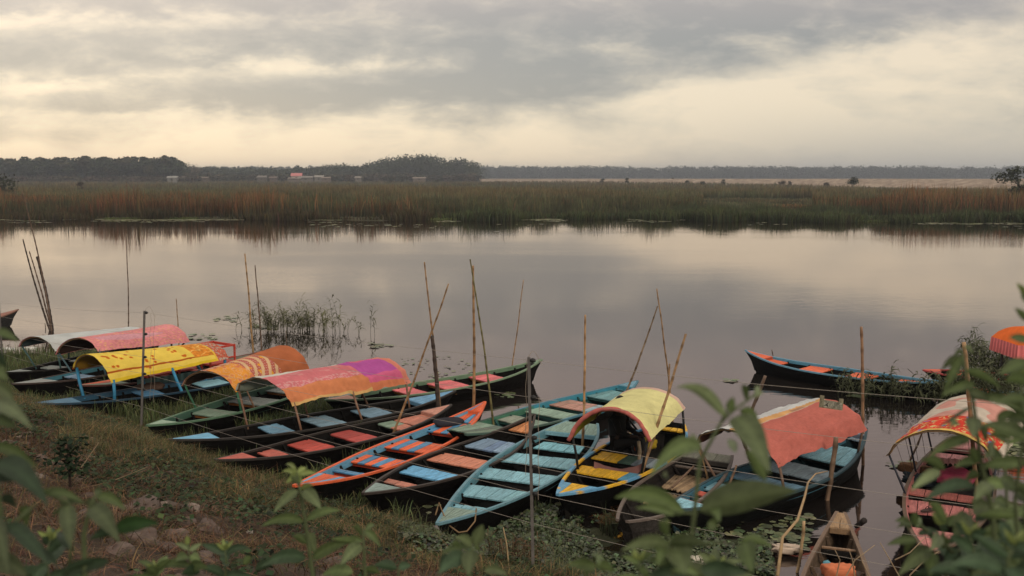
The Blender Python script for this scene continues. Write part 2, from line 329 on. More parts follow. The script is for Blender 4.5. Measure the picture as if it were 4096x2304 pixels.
def sedge():
    X, Y, H, K = [], [], [], []
    for cu, w, out_, hh, green, cnt in ((-.47,.03,5,1.2,0,900),(-.36,.02,3,1.4,0,600),(-.22,.03,4,1.3,0,900),(-.10,.02,3,1.5,0,600),(-.02,.03,6,1.6,1,1300),(.07,.02,4,1.1,1,700),(.15,.03,7,1.3,1,1500),(.205,.03,10,1.7,1,2400),(.265,.025,9,1.5,1,2000),(.32,.03,8,1.2,1,1800),(.40,.03,6,.9,1,1200),(.46,.03,6,1.5,1,1500),(.52,.02,8,1.8,1,1500)):
        u = rg.normal(cu, w, cnt); x = u*112; f = np.exp(-((u-cu)/w)**2*.7); y = np.array([far_shore(a) for a in x])+1-rg.random(cnt)*out_*f; X.append(x*y/112*1.0); Y.append(y); H.append(np.clip(hh*(.45+.55*f)+rg.normal(0, .18, cnt), .2, 3)); K.append(np.full(cnt, green))
    X, Y, H, K = map(np.concatenate, (X, Y, H, K)); n = len(X); c = np.where((K == 1)[:,None], jit((.075,.090,.042), n, .35), jit((.085,.070,.038), n, .35))
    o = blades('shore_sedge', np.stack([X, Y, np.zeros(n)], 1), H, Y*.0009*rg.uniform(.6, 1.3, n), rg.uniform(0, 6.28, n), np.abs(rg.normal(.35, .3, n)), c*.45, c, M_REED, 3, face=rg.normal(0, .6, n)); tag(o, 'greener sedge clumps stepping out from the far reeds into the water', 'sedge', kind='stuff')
sedge()
# bright low strip of floating grass at the foot of the reeds + lily pads
def floating():
    n = 9000; u = rg.uniform(-.52, .55, n); Y0 = 117.5; X = u*Y0; sh = np.array([far_shore(x) for x in X])
    k = vnoise(X, X*0, .06, 9); keep = (k > .42) | (u > .26) ; keep &= rg.random(n) < .9
    wid = np.where(u > .22, 3.2, 1.2); Y = sh-rg.uniform(-.4, 1, n)*wid; X, Y = X[keep], Y[keep]; m = len(X)
    P = np.stack([X, Y, np.full(m, .02)], 1); o = blades('floating_grass', P, rg.uniform(.12, .38, m), np.full(m, .10), rg.uniform(0, 6.28, m), np.full(m, .4), jit((.075,.095,.035), m), jit((.13,.15,.06), m), M_REED, 2)
    tag(o, 'bright green floating grass at the foot of the far reeds', 'floating grass', kind='stuff')
floating()
def padmesh(name, P, rad, cols, label, up=.012):
    n = len(P); K = 10; a = np.linspace(.25, 2*math.pi-.25, K)+0; rot = rg.uniform(0, 6.28, n)
    V = np.zeros((n, K+1, 3)); V[:,0] = P
    for k in range(K):
        V[:,k+1,0] = P[:,0]+rad*np.cos(a[k]+rot); V[:,k+1,1] = P[:,1]+rad*np.sin(a[k]+rot); V[:,k+1,2] = P[:,2]+rg.uniform(-.002, .006, n)
    base = (np.arange(n)*(K+1))[:,None]
    F = np.concatenate([base+np.array([0, k+1, k+2])[None,:] for k in range(K-1)])
    o = npmesh(name, V.reshape(-1,3), F, np.repeat(cols, K+1, 0), M_PAD); tag(o, label, 'lily pads', kind='stuff')
def farpads():
    n = 5200; u = np.concatenate([rg.uniform(-.53, .1, n//2), rg.uniform(.1, .54, n-n//2)]); X = u*115; sh = np.array([far_shore(x) for x in X])
    Y = sh-np.abs(rg.exponential(3.2, n))-.3; k = vnoise(X, Y, .13, 4)+vnoise(X*.3, Y*2, .2, 8)*.7; keep = k > .16; X, Y = X[keep], Y[keep]; m = len(X)
    padmesh('far_lily_pads', np.stack([X, Y, np.full(m, .012)], 1), rg.uniform(.12, .34, m), jit((.20,.205,.10), m, .3), 'scattered pale lily pads floating before the far reeds')
farpads()
# ------------------------------------------------------------------ trees
def tree_parts(h, spread, trunk_frac, nleaf, leafsize, seed, cols, lean=0.0, flatcrown=0.0, gappy=.5):
    r = np.random.default_rng(seed)
    # crown as several unequal lobes, filled with leaf clumps
    lobes = []; nl = r.integers(6, 10)
    for i in range(nl):
        t = r.uniform(trunk_frac+.04, .93)
        rad = spread*(.42+.26*r.random())*(1-.35*abs((t-trunk_frac)/(1-trunk_frac)-.45))
        a = r.uniform(0, 6.28); off = spread*.55*r.random()**.6
        lobes.append((off*math.cos(a)+lean*h*t, off*math.sin(a), h*t-rad*.4, rad, rad*(.62-.3*flatcrown)))
    per = nleaf//nl; P = []; Cc = []
    for (x, y, z_, ra, rz) in lobes:
        d = r.normal(0, 1, (per, 3)); d /= np.linalg.norm(d, axis=1)[:,None]; q = np.abs(r.normal(.80, .26, per))
        P.append(np.stack([x+d[:,0]*ra*q, y+d[:,1]*ra*q, z_+d[:,2]*rz*q], 1))
        base = np.array(cols[r.integers(0, len(cols))]); Cc.append(np.clip(base[None,:]*(1+r.normal(0, .22, (per,1))), .004, 1))
    P = np.concatenate(P); Cc = np.concatenate(Cc); P[:,2] = np.maximum(P[:,2], h*trunk_frac*.55)
    size = r.uniform(.6, 1.3, len(P))*leafsize
    mb = MB(); bark = (.06,.05,.042)
    mb.tube([(0,0,-.2),(lean*h*.3,0,h*.3),(lean*h*.7,.02*h,h*.72)], [h*.022, h*.015, h*.006], bark, 6)
    for (x, y, z_, ra, rz) in lobes[:6]:
        b = h*r.uniform(.35, .6); mb.tube([(lean*b, 0, b), (x*.5+lean*b*.5, y*.5, (b+z_)/2), (x, y, z_)], [h*.009, h*.006, h*.002], bark, 5)
    return mb, P, size, Cc
def make_tree(name, loc, h, spread, label, cat='tree', trunk_frac=.35, nleaf=420, leafsize=.9, seed=1, cols=((.05,.06,.035),(.06,.065,.035),(.04,.05,.03)), lean=0.0, flat=0.0, group=None):
    mb, P, size, Cc = tree_parts(h, spread, trunk_frac, nleaf, leafsize, seed, cols, lean, flat)
    root = empty(name, loc); tag(root, label, cat, group)
    mb.build('trunk', M_FAR, root, True); leafquads('crown', P, size, Cc, M_FAR, .25, 1.3, root); return root
def copy_tree(o, parent=None):
    c = o.copy(); C.objects.link(c); c.parent = parent
    for ch in list(o.children): copy_tree(ch, c)
    return c
def wood_mass(name, label, line, hfun, n, seed, cols, leafsize=2.2, depth=60, nleaf=90):
    """many trees that read as one mass, merged"""
    r = np.random.default_rng(seed); PP = []; SS = []; CC = []; tv = MB()
    for i in range(n):
        t = r.random(); (x0,y0),(x1,y1) = line; X = x0+(x1-x0)*t; Y = y0+(y1-y0)*t+r.uniform(0, depth); h = hfun(X, Y)*r.uniform(.78, 1.12)
        if h < 1: continue
        sp = h*.30+1.5; q = r.normal(0, 1, (nleaf, 3)); q /= np.linalg.norm(q, axis=1)[:,None]; u = np.abs(r.normal(.84, .15, nleaf))
        P = np.stack([X+q[:,0]*sp*u, Y+q[:,1]*sp*u, h*.60+q[:,2]*h*.40*u], 1); lo = r.random(nleaf) < .38; P[lo,2] = r.uniform(0, h*.5, lo.sum())
        PP.append(P); SS.append(r.uniform(.6, 1.3, nleaf)*leafsize)
        c = np.array(cols[r.integers(0, len(cols))])*r.uniform(.8, 1.2); CC.append(np.repeat(c[None,:], nleaf, 0)*(1+r.normal(0, .18, (nleaf,1))))
    o = leafquads(name, np.concatenate(PP), np.concatenate(SS), np.clip(np.concatenate(CC), .004, 1), M_FAR, .1, 1.5); tag(o, label, 'woods', kind='stuff'); return o
def ax(px, Y): return (px-2048)/4000*Y
GRN = ((.055,.070,.035),(.072,.080,.040),(.085,.082,.042),(.045,.058,.034))
# tall wood on the left: separate trees along its front
var = []
for k in range(6):
    h = [19, 20.5, 18, 21, 19.5, 17.5][k]
    var.append((k, h))
prot = {}
j = 0
for row, (Yr, cnt) in enumerate(((620, 30), (645, 26))):
    for i in range(cnt):
        px = -60+(790*(i+.5+rnd.uniform(-.3, .3))/cnt); Y = Yr+rnd.uniform(-8, 8); k = j % 6; x = ax(px, Y)
        base_h = 1.0+.08*nz(px, 0, .01, 6) if px < 560 else 1.0
        if px > 600 and row == 1: base_h = .95
        if k not in prot:
            t = make_tree('tall_tree', (x, Y, .2), var[k][1]*.84, 6.0, '', nleaf=1100, leafsize=1.5, seed=20+k, trunk_frac=.45, cols=GRN); prot[k] = t
        else: t = copy_tree(prot[k]); t.location = (x, Y, .2)
        t.scale = (1, 1, base_h*rnd.uniform(.95, 1.06)); t.rotation_euler = (0, 0, rnd.uniform(0, 6))
        t['label'] = ('tall dark tree in the front row of the wood at far left' if row == 0 else 'tall dark tree in the back row of the wood at far left'); t['category'] = 'tree'; t['group'] = 'trees of the tall left wood'
        j += 1
wood_mass('left_wood_interior', 'dark depth of the tall wood behind its front trees', ((ax(-80,680),680),(ax(700,680),680)), lambda X, Y: 14.5, 150, 33, GRN, 1.6, 40, 150)
wood_mass('left_undergrowth', 'low brown undergrowth at the foot of the tall left wood', ((ax(-60,600),598),(ax(800,600),600)), lambda X, Y: 4.2, 170, 3, ((.075,.062,.04),(.06,.055,.035),(.085,.062,.045)), 1.5, 14, 70)
wood_mass('village_trees', 'mixed bushy trees around the village beyond the reeds', ((ax(640,640),640),(ax(1900,660),680)), lambda X, Y: 5.5+2.4*noise.noise((X*.03, 1, 0)), 330, 4, ((.075,.066,.042),(.06,.06,.036),(.085,.066,.045),(.05,.055,.034)), 1.6, 45, 90)
def hillh(X, Y):
    px = 2048+X/Y*4000
    pts = [(700,9),(900,10),(1150,9),(1300,11),(1380,12),(1440,10.5),(1480,13),(1560,17),(1700,19),(1790,17),(1880,16),(1900,14),(2000,12)]
    for (a, ha), (b, hb) in zip(pts[:-1], pts[1:]):
        if a <= px <= b: return ha+(hb-ha)*(px-a)/(b-a)
    return 9 if px < 700 else 11
wood_mass('middle_woods', 'wooded rise with rounded treetops in the middle of the horizon', ((ax(680,760),760),(ax(1900,760),770)), lambda X, Y: hillh(X, Y)*1.06, 420, 5, ((.05,.062,.036),(.06,.072,.04),(.042,.052,.033)), 1.4, 70, 210)
wood_mass('far_woods', 'long straight line of blue hazy woods on the right horizon', ((ax(1850,1500),1500),(ax(4250,1500),1500)), lambda X, Y: 17.5+2.2*noise.noise((X*.012, 2, 0)), 760, 6, ((.045,.056,.038),(.04,.052,.035)), 2.2, 120, 150)
wood_mass('distant_woods', 'low hazy strip of woods behind the village on the left horizon', ((ax(650,1250),1250),(ax(1950,1300),1300)), lambda X, Y: 15, 330, 16, ((.045,.056,.038),(.04,.052,.035)), 3.0, 80, 90)
# single trees and bushes that stand apart
singles = [ # px, Y, h, spread, label
 (26, 205, 6.0, 3.4, 'round dark bush rising above the reeds at the far left edge', 'bush', .1, 0, 0),
 (3405, 330, 4.4, 2.6, 'rounded dark tree on top of the stone embankment', 'tree', .2, 0, 0),
 (2805, 420, 2.6, 1.9, 'round low bush before the embankment, widest of the small ones', 'bush', .1, 0, 0),
 (3120, 430, 3.0, 2.2, 'broad brown bush before the embankment', 'bush', .1, 0, 0),
 (3152, 425, 2.7, 1.1, 'narrow bush touching the broad brown bush', 'bush', .1, 0, 0),
 (3300, 380, 2.6, 1.8, 'pale brown bush left of the rounded tree', 'bush', .1, 0, 0),
 (2405, 520, 4.3, 1.7, 'small windswept tree in the middle of the plain', 'tree', .35, .15, 1),
 (2510, 500, 4.0, 1.4, 'small leaning tree with a flat dark crown on the plain', 'tree', .3, -.1, 1),
 (2890, 470, 3.3, 1.2, 'thin small tree standing alone before the embankment', 'tree', .3, 0, 0),
 (2738, 440, 3.0, 1.6, 'leaning dark shrub before the left end of the embankment', 'shrub', .2, .3, 0),
 (2690, 600, 4.2, 1.6, 'thin bare brown shrub against the blue woods', 'shrub', .2, 0, 0),
 (1570, 560, 3.8, 2.2, 'dark bush on the plain below the wooded rise', 'bush', .1, 0, 0),
 (1750, 520, 2.9, 1.7, 'round dark bush on the plain right of the wooded rise', 'bush', .1, 0, 0),
 (335, 300, 3.1, 1.9, 'low brown bush among the reeds at left', 'bush', .1, 0, 0),
]
for i, (px, Y, h, sp, lab, cat, tf, ln, fl) in enumerate(singles):
    brown = 'brown' in lab
    make_tree('tree' if cat == 'tree' else cat, (ax(px, Y), Y, .1 if px != 3405 else 1.8), h if px != 3405 else 3.4, sp, lab, cat, tf, 520, .34+h*.03, 50+i, ((.085,.062,.042),(.075,.06,.04)) if brown else ((.045,.052,.030),(.055,.058,.034)), ln, fl)
make_tree('spreading_tree', (ax(4070, 170), 170, .1), 7.6, 3.9, 'spreading tree with layered branches at the right edge above the reeds', 'tree', .3, 1300, .42, 90, ((.05,.058,.03),(.06,.066,.036)), -.1, .4)
# hazy bare crown beside the tall wood
make_tree('bare_tree', (ax(785, 640), 640, .1), 13.5, 6, 'pale thin leafless tree right of the tall left wood', 'tree', .55, 260, .7, 77, ((.16,.125,.09),))
# village houses
HS = [(700,600,5.5,2.2,(.50,.49,.46),'small white roofed hut at the right foot of the tall wood'),(755,610,4.0,2.0,(.25,.21,.18),'grey brown hut beside the white roofed hut'),
 (830,612,3.5,1.8,(.28,.23,.19),'brown shed between bushes left of the village'),(1055,618,5,2.4,(.30,.27,.24),'grey walled house in the middle of the village trees'),(1100,615,4,1.9,(.26,.20,.17),'low brown house next to the grey walled house'),
 (1193,622,6,3.9,(.60,.22,.22),'two storey house with a bright pink roof'),(1230,612,8,2.2,(.38,.35,.32),'long pale building right below the pink roof'),(1282,618,5,2.6,(.48,.45,.41),'white house right of the long pale building'),
 (1310,614,5,1.7,(.36,.29,.24),'brown stall roof at the right end of the village'),(1437,618,3.2,2.0,(.40,.36,.32),'lone pale hut under the wooded rise'),(1680,600,7,1.6,(.40,.33,.28),'pale low shelter on the bare bank below the wooded rise'),(1185,600,7,1.3,(.36,.30,.26),'low pale platform in front of the pink roofed house')]
for px, Y, w, h, c, lab in HS:
    c = tuple(q*.52 for q in c) if c[0] < .55 else tuple(q*.85 for q in c)
    x = ax(px, Y); root = empty('house', (x, Y, .2)); zb = 2.1; tag(root, lab, 'house')
    m = MB(); pink = c[0] > .48 and c[1] < .3; wc = (.45,.38,.35) if pink else tuple(min(1, q*.75) for q in c)
    m.box((-w/2,-2,-.2),(w/2,2,zb+h*.6), wc); m.box((-w*.1,-2.05,zb),( w*.08,-2.0,zb+h*.42), (.06,.05,.05)); m.build('wall', M_SKIN, root)
    m = MB(); e = .5; z0 = zb+h*.6+.01; zt = zb+h*1.05
    for s in (-1, 1): m.hexa([(-w/2-e, s*2.4, z0-.1),(w/2+e, s*2.4, z0-.1),(w/2+e,0,zt-.1),(-w/2-e,0,zt-.1),(-w/2-e,s*2.4,z0),(w/2+e,s*2.4,z0),(w/2+e,0,zt),(-w/2-e,0,zt)], c)
    m.build('roof', M_SKIN, root)
# ------------------------------------------------------------------ boats
BLK = (.006,.0055,.005); LB = (.23,.47,.56); BL = (.08,.25,.44); TEAL = (.05,.20,.25); ORG = (.72,.13,.045); SAL = (.50,.19,.13); RED = (.42,.07,.05); PNK = (.66,.15,.16)
GRNR = (.10,.19,.12); DGR = (.05,.12,.085); GRY = (.26,.30,.29); GGR = (.20,.29,.22); YEL = (.78,.45,.03); BLG = (.20,.30,.42); RPK = (.62,.28,.26); WD = (.20,.135,.085); DWD = (.065,.052,.045)
BOATS = {}; FOOT = []
class Boat: pass
def boat(name, label, A, B, w, gz=.33, tip=(.46,.46), rail=BLK, rail2=None, inner=None, hullc=(.0048,.0043,.004), seats=(), deckA=None, deckB=None, blunt=(.0,.0), pw=(2.1,2.1), rake=.42, railstripe=None, z0=0, seat_drop=.05, beamc=None, wmax=.5, trim=None, railw=.034, rail2w=.09):
    """A, B: pixels of the two tips; seats: (near px, far px, colours, [frac]) ; deckX: (edge px, colour)"""
    b = Boat(); a3 = pz(*A, z0+tip[0]); b3 = pz(*B, z0+tip[1])
    ctr = (a3+b3)/2; ctr.z = z0; ax_ = Vector((b3.x-a3.x, b3.y-a3.y, 0)); Ln = ax_.length; ang = math.atan2(ax_.y, ax_.x)
    root = empty(name, ctr, ang); tag(root, label, 'boat', 'wooden rowing boats moored along the bank')
    b.root = root; b.L = Ln; b.inv = minv(ctr, ang); b.w = w; b.ang = ang; b.ctr = ctr
    b.mat = Matrix.Translation(ctr) @ Matrix.Rotation(ang, 4, 'Z')
    def hw(t):
        if t < wmax: s = 1-t/wmax; p = pw[0]; e = blunt[0]
        else: s = (t-wmax)/(1-wmax); p = pw[1]; e = blunt[1]
        return w/2*(e+(1-e)*(1-s**p))+.012
    def gh(t):
        s = 2*t-1; tp = tip[0] if s < 0 else tip[1]; return gz+(tp-gz)*abs(s)**3.0
    def X(t): return (t-.5)*Ln
    b.hw, b.gh, b.X = hw, gh, X
    def tpx(p, z):
        q = b.inv @ pz(p[0], p[1], z0+z); return q.x/Ln+.5
    n = 34; ts = [i/n for i in range(n+1)]
    m = MB(); rows = []
    for t in ts:
        h = hw(t); g = gh(t); x = X(t); rk = rake*max(0, 1-min(t, 1-t)/.16)**1.6*(1 if t < .5 else -1)
        hb = h*.62; y_ = h
        prof = [( x, y_, g), (x+rk*.45, y_*.93, g*.55), (x+rk*.9, (y_*.93+hb)/2*.97, g*.12-.02), (x+rk, hb*.8, -.14), (x+rk, 0, -.17)]
        prof = prof+[(p[0], -p[1], p[2]) for p in reversed(prof[:-1])]
        inn = [(x, y_-.03, g), (x+rk*.45, max(.006, y_*.93-.03), max(g*.55, .06)), (x+rk*.7, max(.005, hb-.02), .05), (x+rk*.7, 0, .045)]
        inn = inn+[(p[0], -p[1], p[2]) for p in reversed(inn[:-1])]
        hc = [q*(1+.12*nz(x, 0, 2, 5)) for q in hullc]
        ic = [q*1.5 for q in (inner or hullc)]
        rows.append(([m.vert(p, hc) for p in prof], [m.vert(p, ic) for p in inn]))
    for (o0, i0), (o1, i1) in zip(rows[:-1], rows[1:]):
        for k in range(8): m.face(o0[k], o0[k+1], o1[k+1], o1[k])
        for k in range(6): m.face(i0[k+1], i0[k], i1[k], i1[k+1])
        m.face(o0[0], o1[0], i1[0], i0[0]); m.face(o1[8], o0[8], i0[6], i1[6])
    for (o, i) in (rows[0], rows[-1]): m.face(*o); 
    # frames inside the hull
    for k in range(1, int(Ln/.55)):
        t = k*.55/Ln
        if t > .93: break
        h = hw(t); g = gh(t)
        for s in (-1, 1):
            if h > .2: m.hexa([(X(t)-.02, s*(h*.62-.03), .05),(X(t)+.02, s*(h*.62-.03), .05),(X(t)+.02, s*(h-.032), g-.03),(X(t)-.02, s*(h-.032), g-.03),(X(t)-.02, s*(h*.62-.075), .05),(X(t)+.02, s*(h*.62-.075), .05),(X(t)+.02, s*(h-.07), g-.03),(X(t)-.02, s*(h-.07), g-.03)], [q*1.8 for q in (inner or hullc)])
    hull = m.build('hull', M_HULL, root)
    # gunwales: one strip each side
    for s in (-1, 1):
        m = MB(); prev = None; ns = 52
        for i in range(ns+1):
            t = i/ns; h = hw(t); g = gh(t); x = X(t); c = rail
            if callable(railstripe): c = railstripe(t)
            wi = min(railw, h*.9); wob = .004*nz(x, s, 3, 2)
            cur = [m.vert(p, c) for p in ((x, s*(h+.016), g-.02), (x, s*(h+.016), g+.016+wob), (x, s*max(0, h-wi), g+.016+wob), (x, s*max(0, h-wi), g-.02))]
            if prev:
                for k in range(4):
                    f = (prev[k], prev[(k+1)%4], cur[(k+1)%4], cur[k]); m.f.append(f if s < 0 else f[::-1])
            else: m.f.append(tuple(cur))
            prev = cur
        m.f.append(tuple(prev)); m.build('gunwale', M_RAIL, root)
        if rail2:
            m = MB(); prev = None
            for i in range(4, ns-3):
                t = i/ns; h = hw(t); g = gh(t)-.004; x = X(t)
                c = rail2(t) if callable(rail2) else rail2
                y0 = max(.004, h-.034); y1 = max(.002, y0-.018); dd = rail2w*min(1, h/.25)
                cur = [m.vert(p, c) for p in ((x, s*y0, g-dd), (x, s*y0, g+.006), (x, s*y1, g+.006), (x, s*(y1-.012), g-dd))]
                if prev:
                    for k in range(4):
                        f = (prev[k], prev[(k+1)%4], cur[(k+1)%4], cur[k]); m.f.append(f if s < 0 else f[::-1])
                prev = cur
            m.build('inner_rail', M_RAIL, root)
    # boards
    def boards(t0, t1, zf, cols, name_, fr=.97, rag=.012, jitter=True):
        m = MB(); nb = len(cols)
        if t0 > t1: t0, t1 = t1, t0
        for k, c in enumerate(cols):
            ya, yb = -1+2*k/nb, -1+2*(k+1)/nb; gap = .006
            v = 1+rnd.uniform(-.16, .16) if jitter else 1; c = [min(1, q*v) for q in c]
            xa, xb = X(t0)+rnd.uniform(-rag, rag), X(t1)+rnd.uniform(-rag, rag)
            P = []
            for dz in (-.022, 0):
                for (x, y) in ((xa, ya), (xb, ya), (xb, yb), (xa, yb)):
                    t = x/Ln+.5; lim = max(.01, hw(t)-.034)*fr; yy = y*lim+(gap if y == ya else -gap)
                    P.append((x, yy, zf(t)+dz+(rnd.uniform(-.004, .004))))
            m.hexa(P, c)
        return m.build(name_, M_PAINT, root)
    for st in seats:
        p0, p1, cols = st[:3]; fr = st[3] if len(st) > 3 else .985; dz = st[4] if len(st) > 4 else 0
        zz = lambda t: gh(t)-seat_drop+dz
        t0, t1 = tpx(p0, gz-seat_drop), tpx(p1, gz-seat_drop); t0, t1 = sorted((max(.03, min(.97, t0)), max(.03, min(.97, t1))))
        se = boards(t0, t1, zz, cols[::-1] if A[1] > B[1] or True else cols, 'seat', fr)
        bc = beamc or [q*.7 for q in BLK]
        m = MB()
        for t in (t0+.012, t1-.012):
            h = hw(t)-.036; z_ = zz(t)-.026; m.box((X(t)-.02, -h, z_-.06), (X(t)+.02, h, z_), bc)
        m.build('seat_beam', M_RAIL, se)
    for dk, end in ((deckA, 0), (deckB, 1)):
        if not dk: continue
        te = tpx(dk[0], gh(.08)); te = max(.05, min(.95, te)); cols = dk[1]
        t0, t1 = (0.012, te) if end == 0 else (te, .988)
        # deck in short lengths so it follows the curved sides
        m = MB(); nb = len(cols); ns = 10
        for k, c in enumerate(cols):
            ya, yb = -1+2*k/nb, -1+2*(k+1)/nb; v = 1+rnd.uniform(-.1, .1); c = [q*v for q in c]; prev = None
            for i in range(ns+1):
                t = t0+(t1-t0)*i/ns; lim = max(.004, hw(t)-.03); z_ = gh(t)+.019; g_ = .004 if lim > .08 else 0
                cur = [m.vert(p, c) for p in ((X(t), ya*lim+g_, z_-.02), (X(t), yb*lim-g_, z_-.02), (X(t), yb*lim-g_, z_), (X(t), ya*lim+g_, z_))]
                if prev:
                    for q in range(4): m.face(prev[q], prev[(q+1)%4], cur[(q+1)%4], cur[q])
                else: m.face(*cur[::-1])
                prev = cur
            m.face(*prev)
        tt = t1 if end == 0 else t0; lim = hw(tt)-.036; sgn = 1 if end == 0 else -1
        d = m.build('deck', M_PAINT, root)
        m = MB(); m.box((X(tt)-.015+sgn*.012, -lim, gh(tt)-.06), (X(tt)+.015+sgn*.012, lim, gh(tt)+.012), dk[2] if len(dk) > 2 else [q*.8 for q in cols[0]]); m.build('deck_edge', M_RAIL, root)
    FOOT.append((b.inv, Ln, hw)); BOATS[name if name not in BOATS else label] = b
    return b
def canopy(b, FL, FT, FR, BR, BT, zs, col, lining, BL=None, post=(.05,.07,.06), npost=2, nu=110, nv=130, wrinkle=.012, sag=.03, postr=.022, rim=None, dropf=0.0, zback=None, tiltback=None, lattice=None, wires=False, foldk=.34):
    """cloth roof on bent hoops: front/back arcs given by pixels, zs = heights of FL, FR, BR"""
    fl, fr, br = pz(*FL, zs[0]), pz(*FR, zs[1]), pz(*BR, zs[2])
    bl = pz(*BL, zs[3]) if BL else br+(fl-fr)
    if not BL: bl.z = zs[2]
    def apex(l, r, px):
        mid = (l+r)/2; d = ray(*px); wd = (r-l); wd.z = 0; wd.normalize()
        # point of the plane (l, r, vertical) on the ray
        nrm = Vector((-wd.y, wd.x, 0)); k = (mid-Vector((0,0,CAMZ))).dot(nrm)/d.dot(nrm); q = Vector((0,0,CAMZ))+d*k; return q.z
    zf, zb = apex(fl, fr, FT), apex(bl, br, BT)
    root = b.root; U, Vn = nu, nv
    hang_ = lambda e: max(0, e-.85)/.15
    def surf(u, v, off=0.0):
        l = fl.lerp(bl, v); r_ = fr.lerp(br, v); th = math.pi*u; base = l.lerp(r_, .35*u+.65*(.5-.5*math.cos(th))); top = zf+(zb-zf)*v
        p = Vector(base); rise = top-(l.z+r_.z)/2; s = math.sin(th)
        arch = s**.92
        p.z += rise*arch*(1-sag*math.sin(math.pi*min(1, max(0, v)))*1.0)
        ed = abs(2*u-1)
        p.z -= .05*sag*10*ed**4*math.sin(math.pi*v*3)**2*.25
        p.z += wrinkle*(nz(u*3, v*9, 1.3, 2)+.8*nz(u*9, v*3, 1.5, 7)+.5*nz(u*14+v*16, v*7, 1.2, 11))*(.35+ed)
        fold = math.sin(u*30+6*nz(v*2.2, u*2, 1, 21)+v*2)*.6+math.sin(u*57-v*4+5*nz(v*3, u*3, 1, 23))*.35
        p.z += wrinkle*foldk*fold*(.25+ed)
        hang = max(0, ed-.90)/.10
        p.z -= .016*hang*abs(nz(v*7, u, 1, 3))*2
        out = (r_-l).normalized()*(u-.5)*2; p += out*(.02*hang)
        if off: p += (Vector((0,0,-1))*s+out*-(1-s))*off
        return p
    m = MB(); ids = []
    for j in range(Vn+1):
        row = []
        for i in range(U+1):
            u, v = i/U, j/Vn; vv = v+(.012*nz(u*12, v*2, 1, 5) if j in (0, Vn) else 0)
            row.append(m.vert(surf(u, vv), col(u, v)))
        ids.append(row)
    for j in range(Vn):
        for i in range(U): m.face(ids[j][i], ids[j+1][i], ids[j+1][i+1], ids[j][i+1])
    inv = b.inv; cn = m.build('canopy', M_CLOTH, root, True, inv)
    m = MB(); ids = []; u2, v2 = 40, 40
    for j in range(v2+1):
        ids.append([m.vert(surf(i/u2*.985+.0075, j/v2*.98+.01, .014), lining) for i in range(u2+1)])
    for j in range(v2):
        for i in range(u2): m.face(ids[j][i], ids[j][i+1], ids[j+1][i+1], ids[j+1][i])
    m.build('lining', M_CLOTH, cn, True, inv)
    # bamboo hoops under the cloth
    for v in (.015, .5, .985):
        m = MB(); m.tube([surf(.02+.96*i/22, v, .032) for i in range(23)], .013, (.16,.10,.05), 6); m.build('hoop', M_BAMBOO, cn, True, inv)
    if rim:
        m = MB(); m.tube([surf(.0+1.0*i/40, .0, -.005)+Vector((0,0,.006*nz(i*.7, 0, 1, 2))) for i in range(41)], [.035+.012*nz(i*.5, 0, 1, 8) for i in range(41)], [tuple(q*(1+.35*nz(i*.9, 2, 1, 3)) for q in rim) for i in range(41)], 8); m.build('cloth_roll', M_CLOTH, cn, True, inv)
    for k in range(npost):
        v = .03+.94*k/(npost-1)
        for u in (.025, .975):
            top = surf(u, v, .02); lt = inv @ top; t = max(.1, min(.9, lt.x/b.L+.5)); side = 1 if lt.y > 0 else -1
            foot = Vector((b.X(t)+(rnd.uniform(-.06, .06)), side*(b.hw(t)-.05), b.gh(t)-.06))
            m = MB(); m.tube([foot, foot.lerp(lt, .5)+Vector((rnd.uniform(-.01, .01), rnd.uniform(-.01, .01), 0)), lt], postr, post, 7); m.build('canopy_post', M_BAMBOO, root, True)
    if wires:
        for k in range(5):
            for u in (.02, .98):
                v = .02+.2*k; top = inv @ surf(u, v, .02); t = max(.1, min(.9, top.x/b.L+.5)); m = MB(); m.tube([top, (b.X(t)+.25, (1 if top.y > 0 else -1)*(b.hw(t)+.0), b.gh(t))], .004, (.06,.05,.045), 4); m.build('stay_wire', M_WIRE, root)
    return cn
def V3(c, k): return tuple(min(1, q*k) for q in c)
# --- far left stub
boat('rowing_boat', 'dark boat tip with a reddish deck entering at the left edge beside the leaning poles', (74,1238), (-620,1330), 1.0, tip=(.55,.5), rail=(.18,.09,.06), deckA=((-40,1262), [(.30,.12,.08)]*3), seats=[], hullc=(.03,.03,.03))
# --- boat with white canopy
b2 = boat('rowing_boat', 'dark boat under the grey white canopy, farthest back at left', (20,1490), (650,1355), 1.15, rail=BLK, deckA=((150,1485), [GRY, V3(GRY,.8), GRY]), seats=[((215,1478),(255,1466),[GRY]*4), ((330,1450),(380,1435),[GRY]*4)])
b3 = boat('rowing_boat', 'dark boat with blue side boards under the plain pink canopy', (47,1536), (800,1385), 1.1, rail=(.05,.035,.03), rail2=(.05,.18,.24), deckA=((205,1516), [GRY, (.28,.26,.25), GRY, GRY]), seats=[((290,1512),(350,1500),[BLG]*4), ((450,1470),(500,1457),[BLG]*4)])
b5 = boat('rowing_boat', 'green and red boat with red railings behind the yellow flowered canopy', (311,1542), (1060,1404), 1.15, rail=(.14,.05,.04), rail2=(.20,.20,.16), deckA=((455,1515), [GGR, GGR, RED, ORG]), seats=[((560,1500),(610,1488),[RED]*4), ((700,1470),(750,1459),[RED]*4), ((840,1445),(880,1436),[RED]*3)])
b4 = boat('rowing_boat', 'dark boat with bright blue rails under the yellow flowered canopy', (106,1615), (1150,1462), 1.12, rail=(.012,.045,.08), rail2=(.022,.08,.14), deckA=((290,1590), [(.08,.20,.31)]*3), seats=[((530,1568),(600,1552),[BL]*4), ((760,1530),(850,1510),[LB]*4), ((950,1495),(1010,1485),[BL]*4)])
